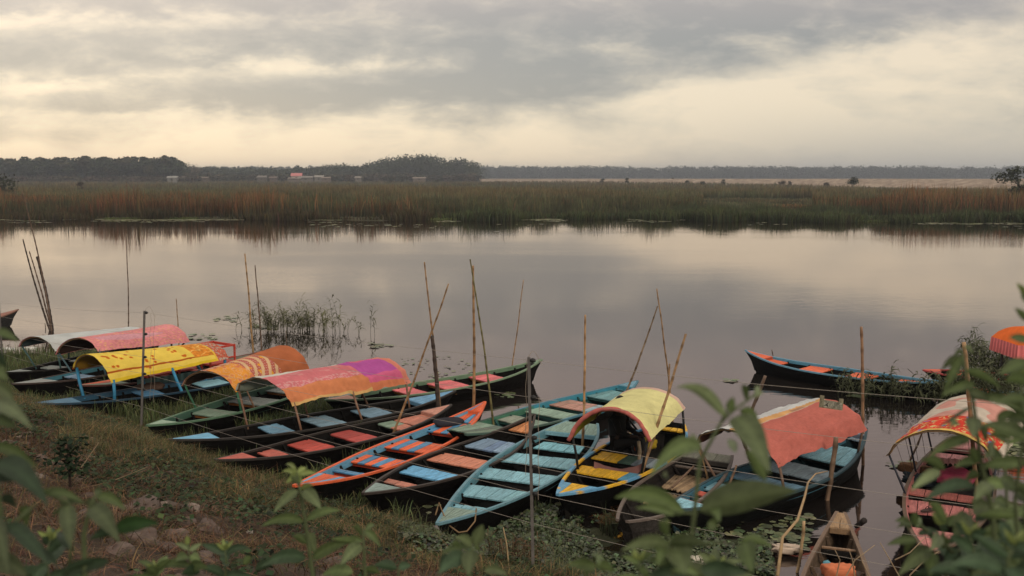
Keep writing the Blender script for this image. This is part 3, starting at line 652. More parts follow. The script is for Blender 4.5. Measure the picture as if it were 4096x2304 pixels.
b6 = boat('rowing_boat', 'green edged boat under the orange patterned canopy', (588,1702), (1330,1480), 1.2, rail=GRNR, rail2=DGR, rail2w=.12, deckA=((682,1686), [(.30,.42,.32)]*3), seats=[((806,1662),(879,1639),[GGR]*5), ((952,1611),(1045,1590),[GRY]*5), ((1120,1570),(1180,1552),[GRY]*4)], beamc=(.26,.09,.02))
b7 = boat('rowing_boat', 'long black boat with green edge and pink seats lying farthest out in the middle', (1299,1600), (2168,1438), 1.15, rail=(.17,.25,.16), rail2=(.11,.19,.12), rail2w=.07, deckA=((1400,1585), [(.50,.24,.18)]*3), deckB=((2091,1458), [(.18,.30,.20)]*3, (.03,.03,.03)), seats=[((1607,1571),(1671,1557),[PNK]*4), ((1748,1546),(1829,1528),[PNK]*4), ((1894,1515),(1954,1500),[PNK]*4)], beamc=(.30,.14,.03), tip=(.42,.55))
b8 = boat('rowing_boat', 'black boat with light blue seats under the pink and orange canopy', (675,1759), (1822,1563), 1.15, rail=(.026,.023,.021), deckA=((860,1744), [(.16,.42,.62)]*3), deckB=((1672,1606), [(.16,.38,.60)]*3), seats=[((1069,1727),(1152,1712),[(.17,.35,.50)]*5), ((1259,1697),(1356,1679),[(.22,.36,.46)]*5), ((1451,1661),(1545,1644),[(.22,.38,.52)]*5)])
b9 = boat('rowing_boat', 'narrow black boat with worn red seats between the blue seated and the orange striped boat', (860,1840), (1806,1619), 1.1, rail=(.030,.025,.022), deckA=((985,1817), [(.50,.12,.09)]*4), deckB=((1700,1647), [(.50,.24,.18)]*3), seats=[((1040,1822),(1101,1804),[(.45,.11,.08)]*4), ((1191,1793),(1283,1770),[(.48,.07,.05)]*4), ((1368,1752),(1439,1729),[(.40,.06,.05)]*2), ((1541,1706),(1590,1692),[GGR, GGR, SAL, SAL]), ((1600,1690),(1672,1663),[SAL]*2)])
OB = [ORG, (.17,.36,.52)]
b10 = boat('rowing_boat', 'bright orange and blue striped boat lying in the middle of the row', (1174,1944), (1941,1608), 1.06, rail=ORG, rail2=(.13,.33,.50), rail2w=.12, deckA=((1345,1898), [(.14,.34,.52), ORG, ORG, ORG, (.14,.34,.52)], ORG), deckB=((1858,1653), [ORG, ORG, ORG, BL], ORG), beamc=(.55,.06,.02), seats=[((1372,1896),(1392,1886),[BL]*3), ((1443,1854),(1521,1826),[ORG,BL,ORG,BL,ORG,BL][::1]), ((1594,1796),(1667,1763),[ORG,BL,ORG,BL,ORG,ORG]), ((1738,1732),(1791,1701),[BL,ORG,BL,ORG,ORG]), ((1795,1697),(1840,1668),[ORG,ORG,BL,ORG])], tip=(.48,.58))
b11 = boat('rowing_boat', 'dark boat whose seats are blue, salmon, grey blue and orange in turn', (1451,1975), (2139,1658), 1.24, rail=(.045,.035,.030), deckA=((1560,1945), [(.22,.30,.28)]*3), tip=(.40,.62), seats=[((1580,1941),(1605,1929),[SAL]*3), ((1670,1905),(1748,1882),[(.15,.42,.68)]*4), ((1799,1855),(1862,1826),[(.55,.21,.13)]*5), ((1923,1799),(1979,1770),[BLG,BLG,(.16,.25,.40),BLG,BLG]), ((2039,1747),(2071,1714),[(.62,.25,.10)]*3)])
b12 = boat('rowing_boat', 'long teal and green boat with a salmon seat pointing out to the water', (1826,1730), (2551,1524), 1.25, rail=lambda: 0, railstripe=lambda t: (.06,.11,.09) if t < .4 else (.07,.20,.27), rail2=lambda t: (.05,.17,.11) if t < .5 else (.04,.24,.34), rail2w=.13, inner=(.014,.045,.045), blunt=(.35,0), deckA=((1957,1692), [(.17,.25,.18), (.10,.14,.11), (.20,.30,.23), GGR]), deckB=((2475,1543), [(.15,.32,.42)]*3, (.05,.25,.35)), beamc=(.04,.14,.12), seats=[((2034,1690),(2098,1670),[(.27,.30,.24),(.22,.26,.2),GGR,GGR]), ((2146,1654),(2200,1636),[(.24,.36,.28)]*5), ((2249,1628),(2309,1605),[(.46,.25,.19),(.42,.22,.17),(.45,.24,.19),(.26,.36,.40)]), ((2373,1592),(2433,1568),[(.14,.30,.32)]*4), ((2440,1564),(2462,1555),[TEAL]*4)])
SB = (.21,.43,.51)
b13 = boat('rowing_boat', 'light blue boat with broad light blue seats in the front middle', (1749,2096), (2330,1690), 1.42, gz=.36, rail=(.13,.27,.33), rail2=(.10,.25,.31), rail2w=.12, hullc=(.005,.0047,.0045), blunt=(0,.42), pw=(1.75,2.6), wmax=.58, deckA=((1842,2034), [(.22,.31,.26)]*4, (.25,.46,.5)), deckB=((2268,1731), [(.22,.33,.28)]*4, (.22,.46,.56)), seats=[((1862,2042),(1880,2030),[SB]*4), ((1923,1993),(1988,1952),[SB,SB,SB,(.21,.43,.49)]), ((2025,1921),(2083,1887),[SB]*5), ((2132,1858),(2171,1824),[SB]*5), ((2226,1796),(2253,1773),[(.24,.56,.66)]*3,.7,-.04)])
YB = lambda t: YEL if (int(t*11) % 2 == 0) else (.12,.33,.55)
b14 = boat('rowing_boat', 'yellow and blue boat under the plain lime yellow canopy', (2230,1979), (2700,1690), 1.32, gz=.40, tip=(.52,.5), rail=YEL, railstripe=lambda t: (.14,.36,.56) if t < .07 else YB(t), deckA=((2312,1933), [(.14,.36,.56), YEL, YEL, (.14,.36,.56)], BLK), hullc=(.0045,.0045,.0045), inner=(.010,.009,.008), blunt=(0,.25), pw=(1.9,2.6), wmax=.55, seats=[((2375,1901),(2418,1875),[YEL,YEL,YEL,(.10,.32,.48)]), ((2452,1845),(2496,1818),[(.70,.40,.03),(.75,.44,.03),(.05,.10,.08),(.16,.20,.24),(.26,.32,.37)]), ((2640,1730),(2662,1716),[YEL]*4)])
b15 = boat('rowing_boat', 'grey unpainted boat carrying bamboo mats right of the lime canopied boat', (2489,2083), (2850,1812), 1.12, gz=.34, tip=(.46,.42), rail=(.15,.12,.105), hullc=(.05,.045,.042), inner=(.014,.012,.011), blunt=(.12,.62), pw=(1.7,2.4), deckB=((2815,1835), [(.20,.20,.15)]*3, (.09,.08,.07)), seats=[((2720,1870),(2724,1866),[(.14,.11,.09)]), ((2772,1850),(2777,1846),[(.12,.10,.08)])])
b16 = boat('rowing_boat', 'blue boat with light blue deck under the salmon red canopy', (2650,2043), (3466,1714), 1.35, gz=.36, rail=(.03,.07,.09), rail2=(.04,.14,.20), rail2w=.12, inner=(.012,.028,.036), hullc=(.006,.0065,.0065), tip=(.46,.62), pw=(1.8,2.1), deckA=((2800,2013), [(.25,.50,.60)]*3, (.4,.08,.05)), seats=[((2828,1992),(2850,1980),[(.45,.09,.06)]*3), ((2855,1968),(2920,1944),[(.20,.38,.46)]*4), ((2980,1920),(3028,1899),[(.10,.22,.32),(.14,.26,.36),(.10,.2,.3),(.12,.24,.34)]), ((3085,1880),(3165,1850),[(.22,.30,.36)]*4), ((3250,1840),(3330,1800),[(.20,.42,.52)]*4), ((3350,1782),(3400,1755),[(.24,.34,.44)]*4)], deckB=((3400,1752), [(.22,.25,.32)]*3))
b17 = boat('rowing_boat', 'wooden boat with pink seats and pink inner rails under the red flowered canopy', (3722,2205), (3856,1755), 1.22, gz=.38, tip=(.50,.45), rail=(.13,.085,.06), rail2=(.42,.15,.14), rail2w=.06, hullc=(.006,.005,.0045), inner=(.012,.008,.007), blunt=(.1,.35), pw=(1.9,2.4), deckA=((3690,2110), [(.48,.18,.165)]*4), deckB=((3850,1790), [(.5,.2,.19)]*3), seats=[((3735,2062),(3755,2015),[(.50,.18,.17)]*7), ((3760,1990),(3772,1968),[(.40,.13,.11)]*5), ((3830,1842),(3838,1826),[(.5,.2,.2)]*3)])
b18 = boat('canoe', 'small plain brown wooden boat at the bottom right, cut by the frame', (3330,2560), (3363,2050), .80, gz=.36, tip=(.42,.44), rail=(.17,.115,.08), hullc=(.10,.075,.055), inner=(.07,.05,.035), blunt=(.4,.12), pw=(2,1.5), wmax=.35, deckB=((3372,2117), [(.34,.22,.12)]*1+[(.30,.19,.10)], (.25,.16,.09)), seats=[((3380,2200),(3378,2196),[(.24,.15,.09)]), ((3372,2184),(3372,2164),[(.22,.13,.07)],.8,-.12), ((3370,2290),(3372,2255),[(.12,.08,.06)]*3,.98,-.08)])
b19 = boat('rowing_boat', 'dark blue boat with orange seats lying in the reeds at far right', (2981,1401), (3790,1528), 1.05, rail=(.13,.30,.42), rail2=(.07,.22,.33), rail2w=.06, tip=(.55,.45), hullc=(.005,.005,.0055), deckA=((3083,1424), [ORG]*3, (.35,.07,.03)), seats=[((3106,1435),(3177,1449),[ORG]*2), ((3243,1464),(3327,1478),[ORG]*3), ((3421,1490),(3512,1504),[ORG]*3), ((3618,1517),(3717,1530),[ORG]*3)])
b20 = boat('rowing_boat', 'blue boat in the reeds below the fringed orange canopy at the right edge', (3880,1548), (4500,1600), 1.1, rail=(.12,.28,.38), rail2=(.05,.15,.2), deckA=((3960,1556), [ORG]*3), seats=[((4010,1562),(4050,1566),[RED]*3), ((4150,1572),(4230,1580),[ORG]*3)])
b21 = boat('rowing_boat', 'dark brown boat hidden behind the leaves at the lower right edge', (3925,1985), (4560,2170), 1.15, rail=(.11,.085,.07), hullc=(.02,.018,.017), deckA=((4010,2000), [DWD]*3), seats=[((4060,2040),(4150,2050),[(.07,.055,.05)]*3)], tip=(.45,.4))
b22 = boat('rowing_boat', 'small red tipped boat beyond the reeds behind the dark blue boat', (3690,1480), (4120,1512), .9, rail=(.45,.07,.07), deckA=((3760,1489), [RED, ORG]), seats=[((3800,1492),(3850,1496),[ORG]*2)], tip=(.35,.35))
# ------------------------------------------------------------------ canopy cloths
def near(a, b, w): return abs(a-b) < w
def c_white(u, v):
    if u < .42+.03*nz(v*6, 0, 1, 3) and v < .95: k = 1+.1*nz(u*9, v*20, 1, 2); return V3((.66,.30,.34), k)
    return V3((.50,.53,.53), 1+.12*nz(u*6, v*8, 1, 4))
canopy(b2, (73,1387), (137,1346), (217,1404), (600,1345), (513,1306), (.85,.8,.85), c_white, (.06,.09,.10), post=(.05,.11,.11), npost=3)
def c_pink(u, v):
    k = 1+.25*nz(u*40, v*60, 1, 2)+.12*nz(u*5, v*3, 1, 9); c = (.66,.25,.27)
    if nz(u*45, v*80, 1, 6) > .34: c = (.70,.38,.20)
    if nz(u*6, v*1.5, 1, 12) > .12: c = (.60,.30,.35)
    return V3(c, k)
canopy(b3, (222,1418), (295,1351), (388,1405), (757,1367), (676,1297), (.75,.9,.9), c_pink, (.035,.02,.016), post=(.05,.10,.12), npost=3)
rf = random.Random(3); FL_ = [(rf.uniform(.12,.90), rf.uniform(.04,.66)) for _ in range(46)]
def c_yel(u, v):
    Y_ = (.78,.58,.10); k = 1+.06*nz(u*6, v*9, 1, 3)
    if v > .90: c = (.50,.13,.08); return V3(c, 1+.5*nz(u*30, v*90, 1, 5)) if nz(u*25, v*80, 1, 8) < .2 else (.45,.38,.30)
    if v > .885: return (.75,.48,.06)
    if v > .72 and u < .88:
        q = nz(u*9, v*20, 1, 31); c = (.66,.24,.035)
        if abs(q) < .035: c = (.80,.50,.14)
        return V3(c, 1+.4*nz(u*28, v*60, 1, 9))
    if .855 < u < .885+.004*nz(v*20, 0, 1, 3) or (u < .03): return (.42,.10,.015)
    if u > .96 : return (.70,.50,.03)
    for fu, fv in FL_:
        du, dv = (u-fu)*1.9, (v-fv)*3.2
        if abs(du) > .09 or abs(dv) > .09: continue
        r = math.hypot(du, dv); a = math.atan2(dv, du)
        if r < .040*(1+.22*math.cos(9*a)): return (.56,.13,.015) if r > .012 else (.40,.07,.015)
        if 0 < du < .055 and abs(dv-.3*du) < .003: return (.55,.38,.04)
    return V3(Y_, k)
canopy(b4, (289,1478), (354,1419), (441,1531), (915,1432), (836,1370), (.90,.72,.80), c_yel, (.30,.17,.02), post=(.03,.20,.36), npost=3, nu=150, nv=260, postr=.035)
def c_patt(u, v):
    k = 1+.08*nz(u*6, v*9, 1, 3)
    if v > .60+.04*u: return V3((.42,.13,.055), 1+.14*nz(u*10, v*8, 1, 2))
    if v < .30-.10*(u < .5)*1 and u > .48:
        q = nz(u*17, v*26, 1, 6); c = (.72,.30,.05)
        if abs(q) < .05: c = (.66,.40,.26)
        elif q > .3: c = (.62,.20,.10)
        return V3(c, k)
    ph = v*11+.62*math.sin(u*6.5+1.0)+u*1.6; f = ph-math.floor(ph)
    cream = (.66,.44,.25)
    if u < .30 and nz(u*12, v*14, 1, 5) > -.05: return V3((.62,.32,.22), k)
    if f < .42: return V3(cream, k)
    c = (.46,.12,.09)
    if nz(u*11, v*16, 1, 7) > .33: return (.70,.33,.04)
    if (int(u*75) % 3 == 0) and (int(v*120+u*20) % 3 == 0): c = (.62,.45,.36)
    return V3(c, k)
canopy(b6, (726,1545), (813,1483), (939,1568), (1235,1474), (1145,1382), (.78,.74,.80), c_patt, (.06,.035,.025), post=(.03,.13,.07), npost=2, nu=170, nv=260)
def c_pinkor(u, v):
    k = 1+.10*nz(u*7, v*9, 1, 3)+.10*nz(u*3, v*40, 1, 8)
    if u < .50-.16*v: return (.60,.58,.52) if u > .18 else (.5,.5,.45)
    if v > .95: return V3((.62,.22,.16), k)
    if v > .66:
        if u > .93: return V3((.60,.20,.10), k)
        c = (.58,.12,.24); q = nz(u*4, v*7, 1, 15)
        if q > .10 and u < .80: c = (.42,.09,.32)
        elif q < -.22: c = (.62,.22,.15)
        return V3(c, k)
    if u < .76:
        c = (.60,.18,.20)
        if u > .68 and nz(u*40, v*70, 1, 5) > .05: c = (.64,.32,.32)
        if u < .60 and nz(u*20, v*30, 1, 6) > .2: c = (.62,.25,.25)
        return V3(c, k)
    return V3((.60,.22,.10) if u < .975 else (.62,.40,.16), k)
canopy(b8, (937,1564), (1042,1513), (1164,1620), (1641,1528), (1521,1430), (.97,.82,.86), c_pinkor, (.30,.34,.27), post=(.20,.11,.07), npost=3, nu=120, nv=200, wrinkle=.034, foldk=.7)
def c_lime(u, v):
    if v > .93: return (.62,.42,.34)
    return V3((.70,.66,.31) if u > .25 else (.72,.67,.42), 1+.10*nz(u*9, v*9, 1, 3)+.08*nz(u*60, v*60, 1, 6))
canopy(b14, (2280,1761), (2461,1639), (2594,1764), (2738,1630), (2608,1550), (.86,1.0,.95), c_lime, (.30,.28,.03), post=(.012,.014,.016), npost=2, rim=(.52,.15,.13), nu=80, nv=80)
def c_salm(u, v):
    q = u+.02*((v*26) % 1)
    if q < .455: return (.55,.56,.56)
    if u < .53-.04*v: return V3((.62,.34,.14), 1+.15*nz(u*8, v*12, 1, 3)) if not (.6 < v < .75 and u > .47) else (.40,.22,.14)
    if u < .54-.04*v: return (.55,.4,.3)
    return V3((.47,.14,.112), 1+.10*nz(u*9, v*4, 1, 3)+.14*nz(u*70, v*70, 1, 6))
canopy(b16, (2772,1775), (2938,1722), (3108,1866), (3466,1716), (3316,1597), (.85,.76,.86), c_salm, (.10,.04,.03), post=(.16,.10,.07), npost=2, nu=110, nv=170, wrinkle=.036, foldk=.5)
RB = [(rf.random(), rf.random()) for _ in range(5)]
def c_red(u, v):
    if v > .42+.25*max(0, .25-u)*4*0+.05*nz(u*8, 0, 1, 2) or u < .09+.05*v or u > .93:
        c = (.56,.49,.41)
        if .20 < u < .80 and nz(u*5, v*5, 1, 4) > .0 and v < .92: c = (.60,.30,.25)
        return V3(c, 1+.15*nz(u*14, v*14, 1, 5))
    if v < .035: return (.70,.48,.14)
    c = (.66,.055,.035)
    q = nz(u*22, v*16+u*4, 1, 9)
    if abs(q) < .045: return (.66,.50,.20)
    if nz(u*16, v*14, 1, 14) > .42: return (.22,.20,.45)
    if nz(u*26, v*22, 1, 19) > .34: return (.60,.50,.22)
    return V3(c, 1+.2*nz(u*8, v*8, 1, 3))
canopy(b17, (3544,1827), (3749,1719), (3988,1867), (4090,1700), (3832,1575), (.95,.90,.95), c_red, (.22,.15,.10), post=(.03,.035,.05), npost=3, nu=150, nv=150, wires=True, postr=.016, wrinkle=.02)
# ------------------------------------------------------------------ fringed box canopy (on the right-edge boat)
def box_canopy():
    y0 = 22.0; x0 = 11.28; x1 = x0+1.7; inv = b20.inv; m = MB(); org = (.78,.16,.035); n = 14
    zt, zs_ = 1.75, 1.42; prev = None
    for i in range(n+1):
        f = i/n; y = y0+1.25*f; z_ = zs_+(zt-zs_)*math.sin(math.pi*f)**.55
        ins = .32*math.sin(math.pi*f)**.7
        cur = [m.vert(p, org) for p in ((x0, y, min(z_, zs_)), (x0+ins, y, z_), (x0+.9, y, z_+.02), (x1-ins, y, z_), (x1, y, min(z_, zs_)))]
        if prev:
            for k in range(4): m.face(prev[k], prev[k+1], cur[k+1], cur[k])
        prev = cur
    cn = m.build('canopy', M_CLOTH, b20.root, True, inv)
    m = MB(); per = []; 
    for (ax0, ay0), (ax1, ay1) in (((x0,y0),(x1,y0)), ((x1,y0),(x1,y0+1.25)), ((x1,y0+1.25),(x0,y0+1.25)), ((x0,y0+1.25),(x0,y0))):
        L_ = math.hypot(ax1-ax0, ay1-ay0); nn = int(L_/.02)
        for i in range(nn): per.append((ax0+(ax1-ax0)*i/nn, ay0+(ay1-ay0)*i/nn, len(per)))
    cx, cy = (x0+x1)/2, y0+.62; prev = None; first = None
    for (x, y, k) in per+[per[0]]:
        w_ = 1+.018*math.sin(k*.9); c = V3((.72,.20,.20), 1+.22*math.sin(k*.9+1))
        cur = (m.vert((cx+(x-cx)*1.005, cy+(y-cy)*1.005, zs_+.005), c), m.vert((cx+(x-cx)*w_*1.03, cy+(y-cy)*w_*1.03, zs_-.31+.012*math.sin(k*.9)), c))
        if prev: m.face(prev[0], prev[1], cur[1], cur[0])
        prev = cur
    m.build('fringe', M_CLOTH, cn, False, inv)
    for (x, y, c, r) in ((x0+.45, y0+.1, (.03,.035,.035), .035), (x0+1.15, y0+.1, (.5,.1,.1), .03), (x0+.2, y0+1.1, (.03,.035,.035), .03), (x1-.2, y0+1.1, (.03,.035,.035), .03)):
        m = MB(); m.tube([(x, y, .3), (x, y, 1.2)], r, c, 7); m.build('canopy_post', M_BAMBOO, b20.root, True, inv)
box_canopy()
# red seat frames on the boat behind the yellow canopy
def red_frames():
    inv = b5.inv; c = (.50,.05,.03)
    for (t0, t1) in ((.28,.42), (.44,.56), (.61,.75)):
        xa, xb = b5.X(t0), b5.X(t1); h = .42
        m = MB(); top = .70 if t0 < .6 else .88
        for x in (xa, xb):
            for s in (-1, 1):
                m.box((x-.02, s*h-.02, .28), (x+.02, s*h+.02, top), c)
        for s in (-1, 1): m.box((xa-.02, s*h-.021, top-.04), (xb+.02, s*h+.021, top+.005), c); m.box((xa, s*h-.018, .55), (xb, s*h+.018, .58), c)
        for x in (xa, xb): m.box((x-.022, -h, top-.06), (x+.022, h, top), c)
        m.box((xa, -h, .42), (xb, h, .46), V3(c, .9)); m.build('seat_frame', M_RAIL, b5.root)
    m = MB(); prev = None
    for i in range(90):
        t = .22+.6*i/89; y = -(b5.hw(t)+.045+.012*math.sin(i*1.1)); k = V3((.14,.26,.25), 1+.3*math.sin(i*1.1))
        cur = (m.vert((b5.X(t), y, b5.gh(t)+.10), k), m.vert((b5.X(t), y-.02, .10), k))
        if prev: m.face(prev[0], cur[0], cur[1], prev[1])
        prev = cur
    m.build('side_curtain', M_CLOTH, b5.root)
red_frames()
# ------------------------------------------------------------------ poles
BAM = (.30,.18,.09); BRN = (.13,.085,.06); DKB = (.055,.04,.032)
def pole(tpx, bpx, label, r=.022, c=BAM, zb=.0, sink=.35, dY=0.0, bend=.02, tipr=.55, name='bamboo_pole', group='poles standing among the boats', Y=None):
    bot = pz(*bpx, zb) if Y is None else pd(bpx[0], bpx[1], Y); top = pd(tpx[0], tpx[1], bot.y+dY); d = (top-bot); L_ = d.length; dn = d.normalized(); start = bot-dn*sink
    pts = []; rad = []; cols = []; n = max(8, int((L_+sink)/.07)); s = rnd.uniform(0, 99); side = Vector((dn.z, 0, -dn.x))
    nodes = .27+rnd.uniform(-.03, .05)
    for i in range(n+1):
        f = i/n; p = start+dn*(L_+sink)*f+side*(bend*math.sin(math.pi*f)+.012*nz(f*5, s, 1, 1)); q = (f*(L_+sink)) % nodes; nd = 1.0 if min(q, nodes-q) < .035 else 0
        rr_ = r*(1-(1-tipr)*f)*(1+.22*nd); k = (1+.35*nz(f*9, s, 1, 4))*(.55 if nd else 1); pts.append(p); rad.append(rr_); cols.append(V3(c, max(.3, k)))
    m = MB(); ctr = bot; m.tube(pts, rad, cols, 7); o = m.build(name, M_BAMBOO, None, True, Matrix.Translation(-Vector(ctr))); o.location = ctr
    tag(o, label, 'pole', group); return o
D = 4096/2576
def dp(x, y): return (x*D, y*D)
pole(dp(55,480), dp(128,831), 'tallest and thinnest pole of the leaning bundle at far left', .028, BRN, bend=.10)
pole(dp(58,602), dp(127,832), 'short thick pole leaning left in the bundle at far left', .035, DKB, bend=-.05)
pole(dp(74,632), dp(129,830), 'middle pole of the leaning bundle at far left', .03, BRN)
pole(dp(93,645), dp(130,829), 'thick dark pole standing most upright in the bundle at far left', .05, DKB, bend=.06, tipr=.8)
pole((180,1293), (180,1313), 'tiny stake tip in the water left of the leaning bundle', .02, DKB)
pole(dp(318,588), dp(323,862), 'tall thin pole rising behind the grey white canopy', .02, BRN, zb=0)
pole(dp(443,751), dp(448,850), 'short thin pole rising behind the pink canopy', .02, BAM, zb=0)
pole(dp(430,828), dp(430,900), 'short dark post between the pink and the yellow canopy', .026, DKB, zb=.3, tipr=1)
pole(dp(616,638), dp(637,905), 'tall yellow bamboo pole left of the reed clump', .03, (.36,.22,.10), zb=0)
pole(dp(641,667), dp(659,905), 'dark thin pole standing right beside the tall yellow bamboo left of the reed clump', .024, BRN, zb=0)
pole(dp(719,832), dp(718,905), 'thin brown stake just in front of the reed clump', .016, BRN, zb=0)
pole(dp(1067,659), dp(1107,1035), 'tall bamboo pole crossing the one that leans right above the pink orange canopy', .024, BAM, zb=.25)
pole(dp(1129,714), dp(985,1100), 'bamboo pole leaning right across its neighbour above the pink orange canopy', .024, BAM, zb=.2)
pole(dp(1087,845), dp(1102,1040), 'thick dark cut post under the crossing poles', .042, DKB, zb=.25, tipr=.85, name='post')
pole(dp(1183,652), dp(1241,1062), 'thin greenish pole leaning left across the straight bamboo in the middle', .022, (.17,.15,.06), zb=.3)
pole(dp(1190,668), dp(1191,1048), 'straight tall bamboo pole standing in the striped boat', .034, (.33,.19,.09), zb=.3)
pole(dp(1316,704), dp(1288,918), 'thin pole leaning right behind the green edged boat with pink seats', .018, BAM, zb=.0)
pole(dp(1472,792), dp(1463,1155), 'upright yellow bamboo pole behind the light blue boat', .028, (.38,.22,.10), zb=.0)
pole(dp(1655,770), dp(1567,1005), 'thin pole banded dark blue leaning on the tip of the teal boat', .026, (.20,.14,.09), zb=.2)
pole(dp(1652,726), dp(1692,1060), 'tallest pole behind the lime canopy', .022, BAM, zb=.0)
pole(dp(1726,840), dp(1598,1232), 'thick bamboo pole leaning right in front of the lime canopy', .032, (.34,.21,.11), zb=.0)
pole(dp(1684,915), dp(1676,1085), 'slim upright pole in front of the lime canopy', .024, (.32,.19,.10), zb=.3)
pole(dp(1925,945), dp(1862,1095), 'dark pole leaning right beyond the salmon canopy', .034, BRN, zb=.0, tipr=.95)
pole((3088,1399), (3108,1487), 'short crooked stake in front of the dark blue boat tip', .02, BRN, zb=.0, bend=-.03)
pole(dp(2166,822), (3449,1860), 'tall straight pole right of the salmon canopy', .03, (.28,.16,.09), zb=.0, tipr=.8)
pole((3855,1369), (3903,1960), 'tall pole rising through the red flowered canopy', .034, (.34,.21,.11), zb=.25, tipr=.9)
pole((3344,1750), (3304,2000), 'stout bamboo post at the near side of the salmon canopied boat', .038, (.18,.12,.08), zb=.0, tipr=1, name='post')
pole((2945,1860), (2900,1965), 'short brown pole leaning right beside the blue boat with the salmon canopy', .028, (.24,.15,.10), zb=.15, sink=.2)
pole((2796,1800), (2832,1935), 'thin yellow stick propped in the grey unpainted boat', .02, (.34,.22,.11), zb=.2, sink=.1)
pole((2555,1765), (2552,1860), 'rope wound stub post on the rim of the yellow and blue boat', .03, (.28,.22,.15), zb=.25, tipr=1, name='post', sink=.1)
pole((3700,1700), (3655,1802), 'brown prop leaning under the red flowered canopy', .024, BRN, zb=.2)
pole((3215,2085), (3190,2260), 'pale cane standing in the weeds left of the small brown boat', .022, (.42,.29,.16), zb=.1, tipr=.9)
pole((985,1560), (1030,1675), 'brown prop leaning out from the pink orange canopy', .03, (.22,.13,.08), zb=.05)
pole((2015,2110), (2033,2290), 'pale dry stalk in the grass left of the iron fence post', .012, (.40,.30,.17), zb=.5, tipr=.6)
# ------------------------------------------------------------------ wire fence
def fence():
    root = empty('wire_fence', (0, 11.4, 0)); tag(root, 'thin wire fence on iron posts running down the bank in front of the boats', 'fence'); inv = Matrix.Translation(-Vector((0, 11.4, 0)))
    P1t, P1b = pd(578,1243,19.7), pd(566,1690,19.7); P2t, P2b = pd(2115,1428,11.4), pd(2131,2202,11.4)
    P3t = Vector((5.5, 7.6, P2t.z+.25)); P3b = P3t-Vector((.0,0,2.4)); P0t = P1t+(P1t-P2t)*.9; P0t.z = P1t.z-.75; P0b = P0t-Vector((0,0,2.1))
    posts = [(P0t,P0b),(P1t,P1b),(P2t,P2b),(P3t,P3b)]; fr = [.016,.205,.41,.56,.70,.86]
    for i, (t, b_) in enumerate(posts):
        b_ = b_+(b_-t)*.18; m = MB(); m.box((-.018,-.018,0), (.018,.018,1), (.13,.12,.115)); L_ = t-b_
        m.v = [tuple(b_+Vector((x, y, 0))+L_*z_) for x, y, z_ in m.v]; m.build('fence_post', M_METAL, root, False, inv)
        if i in (1, 2):
            for f in fr[:5]:
                q = t.lerp(b_, f/1.18); m = MB(); m.tube([q+Vector((.02,-.01,0)), q+Vector((.045,-.02,0)), q+Vector((.075,-.03,0))], [.022,.03,.018], (.02,.02,.02), 7); m.build('insulator', M_METAL, root, True, inv)
    for k, f in enumerate(fr):
        m = MB(); pts = []
        for (t0, b0), (t1, b1) in zip(posts[:-1], posts[1:]):
            a, c = t0.lerp(b0, f)+Vector((.05,-.02,0)), t1.lerp(b1, f)+Vector((.05,-.02,0))
            for i in range(16): q = a.lerp(c, i/16); q.z -= .05*math.sin(math.pi*i/16); pts.append(q)
        pts.append(c); m.tube(pts, .0024, (.34,.30,.26), 4); m.build('wire', M_WIRE, root, False, inv)
    # loose hanging ties by the two posts
    for (px, py0, py1, Y) in ((2155,1590,2000,11.2),(2105,1440,1900,11.4),(602,1255,1600,19.5),(616,1260,1610,19.5)):
        m = MB(); m.tube([pd(px+3*math.sin(i*1.3), py0+(py1-py0)*i/14, Y) for i in range(15)], .0028, (.30,.25,.20), 4); m.build('tie_wire', M_WIRE, root, False, inv)
    # curl on top of each post
    for (x0, y0, Y, s) in ((2112,1430,11.4,1.0),(580,1245,19.7,.75)):
        m = MB(); m.tube([pd(x0+s*58*(i/10), y0-s*26*math.sin(math.pi*min(1, i/8))+s*30*(i/10)**3, Y) for i in range(11)], .0028, (.30,.25,.20), 4); m.build('tie_wire', M_WIRE, root, False, inv)
    return root, posts
froot, fposts = fence()
